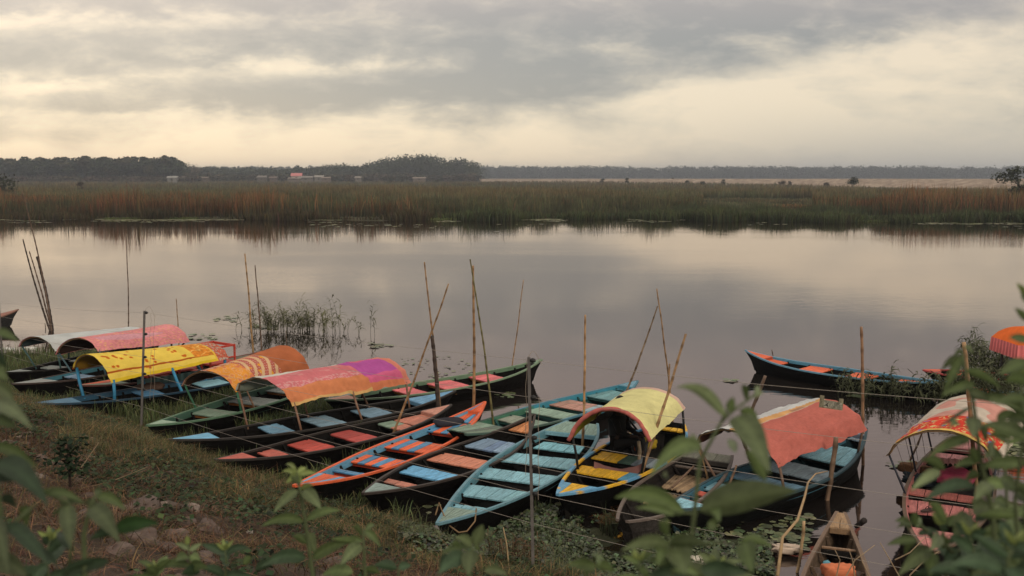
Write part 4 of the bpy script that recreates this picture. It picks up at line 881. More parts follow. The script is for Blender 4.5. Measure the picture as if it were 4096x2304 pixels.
# sign plate hung on the top wire
def sign():
    c = pd(3325, 1612, 9.25); w, h = .205, .115
    root = empty('sign_plate', c, -.35); tag(root, 'small weathered metal sign plate hanging on the fence wire before the salmon canopy', 'sign')
    m = MB(); col = (.27,.25,.17); m.box((-w,-.003,-h*.95), (w,.003,h*.35), col); m.box((-w,-.0035,h*.3), (-w+.075,.0035,h), col); m.box((w-.075,-.0035,h*.25), (w,.0035,h*.9), col)
    m.box((-w*.62,-.0042,-h*.80), (w*.9,-.0031,h*.25), (.36,.35,.28)); m.build('plate', amat('rusty_plate', .8, 9, .4, .3, wear=(.09,.08,.05), wear_amt=.7, wscale=14), root)
    # flying bird emblem
    m = MB(); d = (.03,.03,.025); y = -.006
    m.v = [(p[0]*1.0-.09, y, p[1]-.04) for p in ((-.06,-.04),(0,0),(.05,.06),(.03,.01),(.05,-.05),(.01,-.02),(-.04,-.03))]; m.c = [(*d,1)]*7; m.f = [(0,1,6),(1,2,3),(1,3,4,5),(0,6,5,1)]
    m.build('emblem', M_SKIN, root)
    dark = bpy.data.materials.new('sign_lettering'); dark.use_nodes = True; dark.node_tree.nodes['Principled BSDF'].inputs['Base Color'].default_value = (.05,.05,.04,1)
    for i, (s, x, z_, sz) in enumerate((('Sagar Camp', -.10, .005, .030), ('Taja Bhu', .075, .0, .030), ('Ngai Bro', .075, -.030, .034), ('Dikarni Campa', .04, -.058, .026), ('Tatwamasi Campu', .005, -.083, .026))):
        cu = bpy.data.curves.new('lettering', 'FONT'); cu.body = s; cu.size = sz; t = bpy.data.objects.new('lettering', cu); C.objects.link(t); bpy.context.view_layer.update()
        me = bpy.data.meshes.new_from_object(t.evaluated_get(bpy.context.evaluated_depsgraph_get())); bpy.data.objects.remove(t)
        me.materials.append(dark); o = bpy.data.objects.new('lettering', me); C.objects.link(o); o.parent = root; o.rotation_euler = (math.pi/2, 0, 0); o.location = (x-.02, -.0065, z_)
    root.rotation_euler = (0, R(4), -.35); root.scale = (.52, .52, .52)
sign()
# ------------------------------------------------------------------ things lying in the boats
def lump(name, label, cat, p, size, c, mat=M_CLOTH, seed=1, rz=0, rough=.12, group=None):
    m = MB(); n, k = 22, 14; ids = []
    for j in range(k+1):
        th = math.pi*j/k; row = []
        for i in range(n):
            a = 2*math.pi*i/n; d = Vector((math.cos(a)*math.sin(th), math.sin(a)*math.sin(th), math.cos(th))); d2 = Vector([math.copysign(abs(q)**.6, q) for q in d])
            f = 1+rough*nz(d.x*1.7+seed, d.y*1.7+d.z, 1.6, seed)*2; row.append(m.vert((d2.x*size[0]*f, d2.y*size[1]*f, d2.z*size[2]*f+size[2]), V3(c, 1+.3*nz(d.x*4, d.y*4+d.z*3, 1.3, seed+4))))
        ids.append(row)
    for j in range(k):
        for i in range(n): m.face(ids[j][i], ids[j+1][i], ids[j+1][(i+1)%n], ids[j][(i+1)%n])
    o = m.build(name, mat, None, True); o.location = p; o.rotation_euler = (0, 0, rz); tag(o, label, cat, group); return o
def on(px, py, z): return pz(px, py, z)
lump('cushion', 'dark speckled cushion lying on the striped seat of the orange and blue boat', 'cushion', on(1792,1698,.33), (.30,.21,.055), (.035,.035,.045), seed=3, rz=.5, rough=.05)
lump('cloth_bundle', 'folded magenta pink cloth on the seat of the pink seated boat', 'cloth', on(3822,1945,.30), (.26,.22,.13), (.42,.07,.13), seed=9, rz=.4, rough=.18)
lump('cloth_bundle', 'dark blue cloth heap beside the magenta cloth', 'cloth', on(3700,1940,.22), (.34,.2,.08), (.02,.028,.035), seed=11, rz=-.2, rough=.2)
lump('straw_heap', 'brown straw heap against the side of the pink seated boat', 'straw', on(3668,1905,.18), (.16,.26,.10), (.16,.08,.035), M_WOOD, seed=13, rz=.4, rough=.3)
lump('cloth_bundle', 'printed orange and yellow cloth in the small brown boat at the bottom edge', 'cloth', on(3352,2312,.20), (.20,.12,.09), (.62,.20,.10), seed=17, rough=.15)
lump('plastic_basin', 'light blue cloth scrap in the small brown boat', 'cloth', on(3305,2268,.14), (.06,.05,.04), (.15,.36,.45), seed=18, rough=.2)
lump('sack', 'brown sack lying in the boat under the yellow flowered canopy', 'sack', on(598,1562,.22), (.34,.18,.085), (.10,.065,.05), seed=21, rz=.7, rough=.08)
lump('bag', 'dark yellow bag on the floor of the yellow and blue boat', 'bag', on(2585,1795,.30), (.19,.10,.10), (.42,.30,.03), seed=23, rough=.14)
lump('box', 'small orange packet beside the dark yellow bag', 'packet', on(2544,1805,.30), (.035,.03,.09), (.60,.12,.03), seed=24, rough=.05)
# mauve cloth draped across the yellow boat
m = MB(); prev = None; a0, a1 = on(2378,1850,.42), on(2570,1846,.44)
for i in range(31):
    f = i/30; p = a0.lerp(a1, f); p.z = .43-.12*math.sin(math.pi*f*.9)+.02*nz(f*6, 0, 1, 2); wv = .10+.10*math.sin(math.pi*f); k = V3((.24,.12,.11), 1+.2*nz(f*9, 0, 1, 4))
    cur = [m.vert((p.x, p.y+.05, p.z), k), m.vert((p.x-.01, p.y-.03, p.z+.015), k), m.vert((p.x-.02, p.y-.06-wv*.5, p.z-wv*.7), k)]
    if prev:
        for q in range(2): m.face(prev[q], cur[q], cur[q+1], prev[q+1])
    prev = cur
o = m.build('draped_cloth', M_CLOTH, None, True); tag(o, 'long mauve cloth slung across the yellow and blue boat', 'cloth')
# pale pink frilled cloth under red canopy
m = MB(); prev = None; a0, a1 = on(3745,1830,.42), on(3842,1836,.42)
for i in range(25):
    f = i/24; p = a0.lerp(a1, f); k = (.62,.33,.30); z_ = .10*(1+.3*math.sin(i*1.3))
    cur = [m.vert((p.x, p.y+.03*math.sin(i*1.1), p.z), k), m.vert((p.x, p.y-.05+.03*math.sin(i*1.1+1), p.z-z_), k)]
    if prev: m.face(prev[0], cur[0], cur[1], prev[1])
    prev = cur
o = m.build('frilled_cloth', M_CLOTH, None, True); tag(o, 'pale pink frilled cloth hanging at the back of the pink seated boat', 'cloth')
# flip-flop
p = on(3710,2044,.36); root = empty('sandal', p, .4); tag(root, 'dark flip-flop left on the pink seat', 'sandal')
m = MB(); top = []; bot = []
for i in range(20):
    a = 2*math.pi*i/20; x = .13*math.cos(a); y = .047*math.sin(a)*(1+.25*math.cos(a)-.18*math.exp(-((x+.01)/.03)**2)); top.append(m.vert((x, y, .022), (.06,.035,.03))); bot.append(m.vert((x, y, 0), (.04,.025,.02)))
m.face(*top); m.face(*bot[::-1])
for i in range(20): m.face(bot[i], bot[(i+1)%20], top[(i+1)%20], top[i])
m.build('sole', M_SKIN, root); m = MB(); m.tube([(0,-.045,.022),(.02,-.03,.055),(.065,0,.03)], .007, (.05,.03,.028), 6); m.tube([(0,.045,.022),(.02,.03,.055),(.065,0,.03)], .007, (.05,.03,.028), 6); m.build('strap', M_SKIN, root, True)
# bamboo slat mats in the grey boat
for (pa, pb, wd, lab) in (((2705,1955),(2775,1915),.50,'bamboo slat mat lying farther back in the grey unpainted boat'), ((2618,2015),(2672,1985),.36,'bamboo slat mat lying nearer in the grey unpainted boat'), ((2665,1945),(2705,1910),.14,'bundle of split bamboo against the left side of the grey unpainted boat')):
    a, b_ = on(*pa, .16), on(*pb, .16); d = b_-a; d.z = 0; d.normalize(); s = Vector((d.y, -d.x, 0)); m = MB(); nn = int(wd/.042)
    for k in range(nn):
        o_ = s*((k-(nn-1)/2)*.042); e = rnd.uniform(-.05, .05); m.tube([a+o_-d*.10+d*e, b_+o_+d*.10+d*e*.5], .019, V3((.33,.23,.14), rnd.uniform(.7, 1.25)), 6)
    o = m.build('bamboo_mat', M_BAMBOO, None, True); tag(o, lab, 'bamboo mat', 'bamboo mats in the grey boat')
m = MB(); m.tube([on(2690,1950,.22), on(2775,1865,.42)], .018, (.20,.13,.09), 6); o = m.build('paddle_shaft', M_WOOD, None, True); tag(o, 'loose brown stick lying aslant in the grey unpainted boat', 'stick')
# steel kettle by the right-edge boat
lump('kettle', 'small bright steel pot in the boat at the right edge', 'pot', on(4046,1530,.35), (.045,.045,.10), (.62,.60,.56), M_METAL, seed=31, rough=.02)
root = empty('barrel', on(4070,1545,.25)); tag(root, 'dark navy barrel standing under the fringed orange canopy', 'barrel')
m = MB(); m.tube([(0,0,0),(0,0,.1),(0,0,.35),(0,0,.55),(0,0,.72)], [.16,.18,.20,.215,.22], (.012,.022,.05), 18); m.build('body', M_METAL, root, True)
m = MB(); m.tube([(0,0,.722),(0,0,.75)], [.232,.225], (.008,.012,.03), 18); m.build('rim', M_METAL, root, True)
# floating plank
o = None; p = on(3178,1502,0); m = MB(); m.hexa([(-.28,-.06,-.02),(.28,-.05,-.02),(.27,.06,-.02),(-.27,.05,-.02),(-.28,-.06,.035),(.28,-.05,.03),(.27,.06,.03),(-.27,.05,.035)], (.34,.24,.16)); o = m.build('floating_plank', M_WOOD); o.location = p; o.rotation_euler = (0,0,-.35); tag(o, 'pale plank floating beside the dark blue boat', 'plank')
# mooring rope of the light blue boat
m = MB(); m.tube([pd(*q, Yq) for q, Yq in (((1905,2035),13.9),((1900,2085),13.6),((1868,2125),13.4),((1835,2130),13.3),((1800,2105),13.4),((1775,2060),13.6),((1755,2010),13.7),((1748,2040),13.6),((1742,2060),13.5))], .011, (.24,.16,.09), 6); o = m.build('mooring_rope', M_CLOTH, None, True); tag(o, 'brown mooring rope looping down from the light blue boat tip', 'rope')
# black horn-like log end by the small brown boat
m = MB(); m.tube([on(3425,2105,.15), on(3445,2092,.25), on(3457,2082,.33)], [.035,.04,.045], (.025,.02,.018), 8); o = m.build('driftwood', M_WOOD, None, True); tag(o, 'crooked black branch stub beside the tip of the small brown boat', 'branch')
# curved vine over the water
m = MB(); m.tube([pd(*q, Yq) for q, Yq in (((3110,2304),8.8),((3130,2150),9.2),((3190,2080),9.5),((3218,1990),9.8),((3232,1930),10.0),((3262,1895),10.3),((3310,1885),10.6))], [.016,.015,.014,.012,.01,.008,.005], (.34,.23,.12), 6); o = m.build('vine', M_BAMBOO, None, True); tag(o, 'pale curved vine arching up in front of the salmon canopied boat', 'vine')
# ------------------------------------------------------------------ person sitting under the lime canopy
def person():
    h = pz(2470, 1775, .42); base = empty('person_anchor', (0,0,0)); bpy.data.objects.remove(base)
    def skin(name, verts, edges, rads, c, parent=None, lv=2):
        me = bpy.data.meshes.new(name); me.from_pydata(verts, edges, []); o = bpy.data.objects.new(name, me); C.objects.link(o)
        o.modifiers.new('s', 'SKIN'); 
        for v_, r_ in zip(me.skin_vertices[0].data, rads): v_.radius = (r_, r_)
        me.skin_vertices[0].data[0].use_root = True
        sb = o.modifiers.new('u', 'SUBSURF'); sb.levels = lv; sb.render_levels = lv
        bpy.context.view_layer.update(); m2 = bpy.data.meshes.new_from_object(o.evaluated_get(bpy.context.evaluated_depsgraph_get())); nm = bpy.data.objects.new(name, m2); C.objects.link(nm)
        bpy.data.objects.remove(o); m2.shade_smooth(); at = m2.color_attributes.new('col', 'FLOAT_COLOR', 'POINT'); at.data.foreach_set('color', np.tile(np.array([*c, 1], dtype=np.float32), len(m2.vertices))); m2.materials.clear(); m2.materials.append(M_SKIN)
        if parent: nm.parent = parent
        return nm
    # sitting, facing right and slightly toward the viewer; local: x = right, y = away
    V = [(0,0,0),(0,.0,.18),(-.02,.0,.36),(0,0,.50),(.03,-.01,.60),(.06,-.01,.70),(.07,-.01,.78)]; E = [(0,1),(1,2),(2,3),(3,4),(4,5),(5,6)]; Rr = [.16,.14,.16,.12,.055,.085,.07]
    for s in (-1, 1):
        k = len(V); V += [(.02,s*.16,.46),(.12,s*.20,.22),(.34,s*.10,.16),(.40,s*.09,.15)]; E += [(3,k),(k,k+1),(k+1,k+2),(k+2,k+3)]; Rr += [.06,.045,.034,.03]
        for f in range(4):
            q = len(V); V += [(.45,s*(.09+.022*(f-1.5)),.145),(.475+.006*(f in (1,2)),s*(.09+.024*(f-1.5)),.12)]; E += [(k+3,q),(q,q+1)]; Rr += [.010,.008]
        q = len(V); V += [(.43,s*.055,.14)]; E += [(k+3,q)]; Rr += [.011]
        k = len(V); V += [(.06,s*.09,-.02),(.42,s*.11,.10),(.46,s*.10,-.18),(.55,s*.10,-.22)]; E += [(0,k),(k,k+1),(k+1,k+2),(k+2,k+3)]; Rr += [.10,.07,.045,.04]
    body = skin('person', V, E, Rr, (.055,.035,.027)); body.location = (h.x, h.y, .46); body.rotation_euler = (0, 0, -.5)
    tag(body, 'person in dark clothes sitting in the shade under the lime yellow canopy', 'person')
    # dark jacket and trousers hugging the body
    Vj = [(0,0,.0),(0,0,.18),(-.02,0,.36),(0,0,.50),(.015,0,.55)]; Ej = [(0,1),(1,2),(2,3),(3,4)]; Rj = [.175,.158,.178,.135,.075]
    for s in (-1, 1):
        k = len(Vj); Vj += [(.02,s*.17,.46),(.12,s*.205,.22),(.30,s*.12,.17)]; Ej += [(3,k),(k,k+1),(k+1,k+2)]; Rj += [.075,.06,.046]
    skin('jacket', Vj, Ej, Rj, (.014,.014,.016), body)
    Vt = [(0,0,-.03)]; Et = []; Rt = [.17]
    for s in (-1, 1):
        k = len(Vt); Vt += [(.06,s*.09,-.02),(.42,s*.11,.10),(.46,s*.10,-.15)]; Et += [(0,k),(k,k+1),(k+1,k+2)]; Rt += [.115,.085,.06]
    skin('trousers', Vt, Et, Rt, (.012,.012,.013), body)
    m = MB(); 
    for i in range(9):
        for j in range(16):
            pass
    n, k = 14, 8; ids = []
    for j in range(k+1):
        th = math.pi*.62*j/k; ids.append([m.vert((.055+.098*math.cos(2*math.pi*i/n)*math.sin(th)-.008, -.01+.094*math.sin(2*math.pi*i/n)*math.sin(th), .735+.115*math.cos(th)), (.01,.009,.009)) for i in range(n)])
    for j in range(k):
        for i in range(n): m.face(ids[j][i], ids[j+1][i], ids[j+1][(i+1)%n], ids[j][(i+1)%n])
    m.build('hair', M_SKIN, body, True)
person()
# ------------------------------------------------------------------ ground vegetation
def in_boats(X, Y, m=.03):
    r = np.zeros(len(X), bool)
    for inv, Ln, hw in FOOT:
        lx = inv[0][0]*X+inv[0][1]*Y+inv[0][3]; ly = inv[1][0]*X+inv[1][1]*Y+inv[1][3]; t = lx/Ln+.5; ok = (t > 0) & (t < 1)
        for i in np.nonzero(ok)[0]:
            if abs(ly[i]) < hw(t[i])+m: r[i] = True
    return r
def inpoly(X, Y, poly):
    r = np.zeros(len(X), bool); n = len(poly)
    for i in range(n):
        (x0,y0),(x1,y1) = poly[i], poly[(i+1)%n]
        c = ((y0 > Y) != (y1 > Y)) & (X < (x1-x0)*(Y-y0)/(y1-y0+1e-12)+x0); r ^= c
    return r
def wpoly(pts): return [tuple(pz(*p, 0))[:2] for p in pts]
MARSH = wpoly([(-300,1410),(180,1415),(420,1385),(640,1425),(900,1470),(1200,1555),(1370,1610),(1440,1690),(1500,1760),(1540,1850),(1560,1930),(1530,2010),(1700,2120),(1500,2160),(1000,2120),(600,1900),(0,1750),(-300,1700)])
HYA = wpoly([(1600,2110),(1800,2190),(1980,2140),(2120,2030),(2230,2060),(2400,2090),(2600,2150),(2750,2105),(2900,2095),(3060,2150),(3100,2304),(3050,2420),(1600,2420)])
def scatter(poly, n, z=.0):
    xs = [p[0] for p in poly]; ys = [p[1] for p in poly]; X = rg.uniform(min(xs), max(xs), n); Y = rg.uniform(min(ys), max(ys), n); k = inpoly(X, Y, poly); return X[k], Y[k]
# dark floating mat under the marsh grass
def mat_sheet(name, poly, label, zb=.012):
    xs = [p[0] for p in poly]; ys = [p[1] for p in poly]; gx = np.linspace(min(xs)-.3, max(xs)+.3, 170); gy = np.linspace(min(ys)-.3, max(ys)+.3, 120); GX, GY = np.meshgrid(gx, gy)
    px = GX.ravel()+.35*np.array([nz(a, b, .9, 3) for a, b in zip(GX.ravel(), GY.ravel())]); py = GY.ravel()+.35*np.array([nz(a, b, .9, 6) for a, b in zip(GX.ravel(), GY.ravel())])
    ok = inpoly(px, py, poly).reshape(GX.shape)
    V = [(GX[j,i], GY[j,i], zb+.02*nz(GX[j,i], GY[j,i], 3, 2)) for j in range(len(gy)) for i in range(len(gx))]; w = len(gx)
    F = [(j*w+i, j*w+i+1, (j+1)*w+i+1, (j+1)*w+i) for j in range(len(gy)-1) for i in range(w-1) if ok[j,i] and ok[j,i+1] and ok[j+1,i] and ok[j+1,i+1]]
    me = bpy.data.meshes.new(name); me.from_pydata(V, [], F); me.materials.append(G_MAT); o = bpy.data.objects.new(name, me); C.objects.link(o); tag(o, label, 'weed mat', kind='stuff')
G_MAT = ground_mat('weed_mat', (.012,.014,.009), (.028,.032,.018), (.055,.055,.03), 2.5, dist=.04)
mat_sheet('weed_mat', MARSH, 'dark mat of floating weeds between the boats at left')
def grass_marsh():
    X, Y = scatter(MARSH, 110000); k = (vnoise(X, Y, .8, 3)+.6*vnoise(X, Y, 2.5, 6)) > -.22; X, Y = X[k], Y[k]; k = ~in_boats(X, Y); X, Y = X[k], Y[k]; k = shore_dist(X, Y) < .4; X, Y = X[k], Y[k]; n = len(X)
    m = vnoise(X, Y, .6, 9); H = np.clip(.25+.20*m+rg.normal(0, .07, n), .06, .6)
    P = np.stack([X, Y, np.full(n, .0)], 1)
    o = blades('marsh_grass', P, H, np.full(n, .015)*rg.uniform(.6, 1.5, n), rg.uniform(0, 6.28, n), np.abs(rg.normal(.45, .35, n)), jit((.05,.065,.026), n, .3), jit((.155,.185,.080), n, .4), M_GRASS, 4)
    tag(o, 'bright green grass growing from the weeds between the boats at left', 'grass', kind='stuff')
    # small broad weeds low on the mat
    X, Y = scatter(MARSH, 26000); k = ~in_boats(X, Y) & (vnoise(X, Y, .7, 21) > -.15); X, Y = X[k], Y[k]; n = len(X)
    o = leafquads('water_weeds', np.stack([X, Y, rg.uniform(.02, .10, n)], 1), rg.uniform(.03, .07, n), jit((.065,.080,.038), n, .35), M_GRASS, .55); tag(o, 'low broad leaved weeds among the boats at left', 'weeds', kind='stuff')
grass_marsh()
def bank_cover():
    N = 470000; X = rg.uniform(-15, 9, N); Y = rg.uniform(4.5, 27, N); u = np.abs(X/Y); k = u < .56; X, Y = X[k], Y[k]; s = shore_dist(X, Y); k = (s > -.35) & (s < 9.5) & (rg.random(len(X)) < np.clip(Y/11, .35, 1)); X, Y, s = X[k], Y[k], s[k]
    patch = vnoise(X, Y, .45, 12)+.6*vnoise(X, Y, 1.5, 15)
    # green-olive belt near the boats, straw further up
    belt = s < (2.7+1.0*patch); dens = np.where(belt, 1.0, np.clip(.42+.8*patch, .08, .7)); k = (rg.random(len(X)) < dens) & ~in_boats(X, Y, .0); X, Y, s, belt, patch = X[k], Y[k], s[k], belt[k], patch[k]; n = len(X)
    Z = bank_z(X, Y, s)-.01; P = np.stack([X, Y, Z], 1)
    H = np.where(belt, np.clip(.17+.10*patch+rg.normal(0, .05, n), .05, .42), np.clip(.13+rg.normal(0, .06, n), .05, .36))
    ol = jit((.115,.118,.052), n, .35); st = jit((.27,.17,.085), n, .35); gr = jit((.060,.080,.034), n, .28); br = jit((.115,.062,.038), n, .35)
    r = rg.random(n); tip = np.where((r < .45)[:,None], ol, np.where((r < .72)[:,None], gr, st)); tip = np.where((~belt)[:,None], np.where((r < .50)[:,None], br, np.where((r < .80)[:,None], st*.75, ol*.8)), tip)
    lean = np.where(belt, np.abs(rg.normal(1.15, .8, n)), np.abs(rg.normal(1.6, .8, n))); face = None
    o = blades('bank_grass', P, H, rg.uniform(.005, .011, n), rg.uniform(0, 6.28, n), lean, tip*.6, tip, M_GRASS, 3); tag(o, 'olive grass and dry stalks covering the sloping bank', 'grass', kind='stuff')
    # straw litter lying flat
    N = 90000; X = rg.uniform(-13, 8, N); Y = rg.uniform(5, 24, N); s = shore_dist(X, Y); k = (np.abs(X/Y) < .56) & (s > .3) & (s < 10) & ((vnoise(X, Y, .8, 33)+.3*rg.normal(0, 1, N)) > .02) & ((rg.random(N) < .42) | (s > 2.6)); X, Y, s = X[k], Y[k], s[k]; n = len(X)
    P = np.stack([X, Y, bank_z(X, Y, s)+rg.uniform(.0, .07, n)], 1); L_ = rg.uniform(.08, .42, n)
    o = blades('straw_litter', P, L_*.25, rg.uniform(.004, .010, n), rg.uniform(0, 6.28, n), rg.uniform(2.2, 5, n), jit((.13,.075,.05), n, .35), jit((.28,.17,.10), n, .4), M_GRASS, 3); tag(o, 'brown dry straw and stalks strewn over the stony bank', 'straw', kind='stuff')
    # dark green creeping leaves
    N = 120000; X = rg.uniform(-13, 9, N); Y = rg.uniform(5, 22, N); s = shore_dist(X, Y); k = (np.abs(X/Y) < .56) & (s > .1) & (s < 9.5); X, Y, s = X[k], Y[k], s[k]
    q = vnoise(X, Y, .55, 44)+.5*vnoise(X, Y, 1.7, 41); band = np.exp(-((s-3.1)/1.3)**2)*.35+np.where((X > -1.5), .25, 0); k = (q+band) > .31; X, Y, s = X[k], Y[k], s[k]; k = ~in_boats(X, Y, .02); X, Y, s = X[k], Y[k], s[k]; n = len(X)
    P = np.stack([X, Y, bank_z(X, Y, s)+rg.uniform(.01, .16, n)], 1)
    o = leafquads('creeping_weeds', P, rg.uniform(.03, .085, n), jit((.042,.062,.030), n, .35), M_GRASS, .45, 1.2); tag(o, 'dark green creeping weeds in patches on the bank', 'weeds', kind='stuff')
bank_cover()
# water hyacinth and lotus in the front right shallows
def hyacinth():
    X, Y = scatter(HYA, 60000); k = ~in_boats(X, Y, .02) & ((vnoise(X, Y, .9, 51)+.5*vnoise(X, Y, 2.4, 52)) > -.28); X, Y = X[k], Y[k]; s = shore_dist(X, Y); n = len(X)
    Z = np.maximum(0, np.array([bank_h(a, b, c) if c > -.6 else 0 for a, b, c in zip(X, Y, s)]))+rg.uniform(.015, .14, n)
    o = leafquads('water_hyacinth', np.stack([X, Y, Z], 1), rg.uniform(.03, .085, n), jit((.055,.074,.034), n, .45), M_PAD, .5, 1.6); tag(o, 'thick carpet of round leaved water plants before the middle boats', 'water plants', kind='stuff')
    X, Y = scatter(HYA, 9000); k = ~in_boats(X, Y, .02) & (vnoise(X, Y, .7, 61) > .05); X, Y = X[k], Y[k]; n = len(X); s = shore_dist(X, Y)
    Z = np.maximum(0, np.array([bank_h(a, b, c) if c > -.6 else 0 for a, b, c in zip(X, Y, s)]))
    o = blades('shallows_grass', np.stack([X, Y, Z], 1), np.clip(rg.normal(.24, .09, n), .08, .5), rg.uniform(.006, .012, n), rg.uniform(0, 6.28, n), np.abs(rg.normal(.6, .4, n)), jit((.05,.065,.03), n), jit((.12,.14,.075), n, .3), M_GRASS, 4); tag(o, 'thin grass tufts among the water plants at the front', 'grass', kind='stuff')
hyacinth()
mat_sheet('shallows_mat', wpoly([(1560,2120),(1800,2200),(1990,2160),(2130,2060),(2240,2085),(2420,2120),(2600,2175),(2760,2150),(2900,2140),(3040,2180),(3060,2304),(3010,2440),(1560,2440)]), 'dark mud and weed under the water plants at the front', .006)
def pads():
    A = []; 
    def area(pts, n, r0, r1):
        X, Y = scatter(wpoly(pts), n); k = ~in_boats(X, Y, .05); A.append((X[k], Y[k], rg.uniform(r0, r1, k.sum())))
    area([(2160,1880),(2330,1850),(2330,2060),(2230,2080),(2110,2050)], 260, .035, .08)
    area([(2780,2010),(3180,1990),(3250,2080),(3230,2200),(3060,2180),(2800,2110)], 330, .035, .095)
    area([(2330,2000),(2500,1990),(2520,2110),(2380,2090)], 110, .03, .08)
    area([(1640,1960),(1780,1900),(1830,1960),(1720,2060)], 120, .03, .08)
    area([(3205,1505),(3310,1520),(3290,1545),(3210,1535)], 40, .07, .13)
    area([(3380,1570),(3580,1570),(3560,1592),(3400,1590)], 60, .06, .12)
    area([(1590,1430),(1860,1420),(1900,1500),(1640,1520)], 90, .03, .065)
    area([(3540,1850),(3680,1850),(3680,1885),(3560,1870)], 30, .05, .09)
    area([(860,1265),(960,1262),(950,1290),(850,1285)], 22, .07, .13)
    area([(1010,1300),(1110,1300),(1110,1318),(1000,1318)], 26, .07, .13)
    area([(760,1335),(870,1335),(860,1360),(760,1360)], 24, .06, .12)
    area([(1480,1375),(1570,1375),(1570,1392),(1480,1392)], 20, .06, .12)
    area([(2900,1520),(2945,1520),(2945,1530),(2900,1530)], 14, .05, .10)
    area([(1930,1565),(2060,1560),(2050,1590),(1920,1590)], 30, .05, .10)
    area([(3980,1760),(4096,1740),(4096,1830),(3980,1830)], 90, .07, .14)
    X = np.concatenate([a[0] for a in A]); Y = np.concatenate([a[1] for a in A]); r = np.concatenate([a[2] for a in A]); n = len(X)
    padmesh('lily_pads', np.stack([X, Y, rg.uniform(.006, .03, n)], 1), r, jit((.125,.15,.078), n, .3), 'small round lily pads floating on the near water')
pads()
# rusty brown plant debris on dark water right of the yellow boat
X, Y = scatter(wpoly([(2420,1990),(2520,1960),(2560,2000),(2540,2070),(2420,2110),(2330,2060)]), 1600); k = ~in_boats(X, Y, .03); X, Y = X[k], Y[k]; n = len(X)
o = blades('plant_debris', np.stack([X, Y, rg.uniform(.005, .05, n)], 1), np.full(n, .05), rg.uniform(.006, .02, n), rg.uniform(0, 6.28, n), rg.uniform(2, 5, n), jit((.16,.075,.035), n), jit((.22,.11,.05), n, .3), M_GRASS, 2); tag(o, 'rusty dead stalks floating between the yellow boat and the grey boat', 'debris', kind='stuff')
# reed plants: stem with long narrow leaves
def reed_plants(name, P, H, label, cat='reeds', col=(.075,.085,.045), kind='stuff', nl=6, W_=.016):
    segs = 5; Vv = []; Fv = []; Cv = []
    def ribbon(pts, w, c0, c1, side):
        b = len(Vv); n = len(pts)
        for i, p in enumerate(pts):
            t = i/(n-1); ww = w*(math.sin(math.pi*min(1, .25+t*.75))**.8 if i < n-1 else .03); c = [c0[k]*(1-t)+c1[k]*t for k in range(3)]
            Vv.append(p-side*ww); Vv.append(p+side*ww); Cv.append(c); Cv.append(c)
        for i in range(n-1): Fv.append((b+2*i, b+2*i+1, b+2*i+3, b+2*i+2))
    for (x, y, z_), h in zip(P, H):
        a = rnd.uniform(0, 6.28); ln = abs(rnd.gauss(.12, .12))*(2.4 if name == 'reed_clump' else 1); v = rnd.uniform(.7, 1.3); c = V3(col, v); dk = V3(c, .6)
        dirv = Vector((math.cos(a), math.sin(a), 0)); stem = [Vector((x, y, z_-.05))+Vector((0,0,h*i/segs))+dirv*(ln*h*(i/segs)**2) for i in range(segs+1)]
        for sd in (Vector((1,0,0)), Vector((0,1,0))): ribbon(stem, .006, dk, c, sd)
        for k in range(nl):
            t = .25+.75*k/nl; p = stem[0].lerp(stem[-1], t); p = Vector((x, y, z_))+Vector((0,0,h*t))+dirv*(ln*h*t*t); b = rnd.uniform(0, 6.28); d = Vector((math.cos(b), math.sin(b), 0)); L_ = rnd.uniform(.18, .38)*min(1.3, h+.45); up = rnd.uniform(.3, 1.1)
            pts = [p+d*(L_*u*.75)+Vector((0,0,L_*(up*u-.9*u*u*rnd.uniform(.6, 1.1)))) for u in (0,.25,.5,.75,1)]
            ribbon(pts, W_*rnd.uniform(.5, 1), c, V3(c, 1.25), Vector((-d.y, d.x, .3)).normalized())
    o = npmesh(name, np.array([tuple(p) for p in Vv]), np.array(Fv), np.array(Cv), M_GRASS); tag(o, label, cat, kind=kind); return o
def disc(px, py, n, rx, ry): 
    c = pz(px, py, 0); return [(c.x+rnd.gauss(0, rx), c.y+rnd.gauss(0, ry), 0) for _ in range(n)]
P = disc(1070,1318,26,.35,.3)+disc(1165,1322,54,.62,.35)+disc(1250,1322,28,.5,.3)+disc(1330,1325,10,.3,.25)+disc(1425,1335,5,.35,.3); H = [max(.2, rnd.gauss(.62, .26)) for _ in P]
o = reed_plants('reed_clump', P, H, 'clump of green reeds standing alone in the water left of the middle', 'reeds', (.105,.108,.055), None, 10, .017)
P = []
for (a, b_, n) in (((3350,1580),(3790,1612),85), ((3740,1600),(4080,1640),150), ((3850,1490),(4090,1540),110), ((3900,1640),(4096,1720),80)):
    for _ in range(n):
        f = rnd.random(); c = pz(a[0]+(b_[0]-a[0])*f, a[1]+(b_[1]-a[1])*f+rnd.gauss(0, 9), 0); P.append((c.x, c.y, 0))
H = [max(.2, rnd.gauss(.50, .18)) if p[0] < 10.3 else max(.3, rnd.gauss(.80, .22)) for p in P]
Pa = np.array(P); k = ~in_boats(Pa[:,0], Pa[:,1], .02); P = [p for p, q in zip(P, k) if q]; H = [h for h, q in zip(H, k) if q]
reed_plants('water_reeds', P, H, 'green reeds growing around the dark blue boat at far right', 'reeds', (.080,.090,.050), 'stuff', 9, .022)
P = disc(560,1440,10,.6,.3)+disc(160,1400,30,1.0,.4)+disc(280,1405,24,.8,.3); reed_plants('dry_reeds', P, [rnd.uniform(.2, .45) for _ in P], 'thin brown reeds behind the boats under the grey white canopy', 'reeds', (.12,.085,.05), 'stuff', 3, .01)
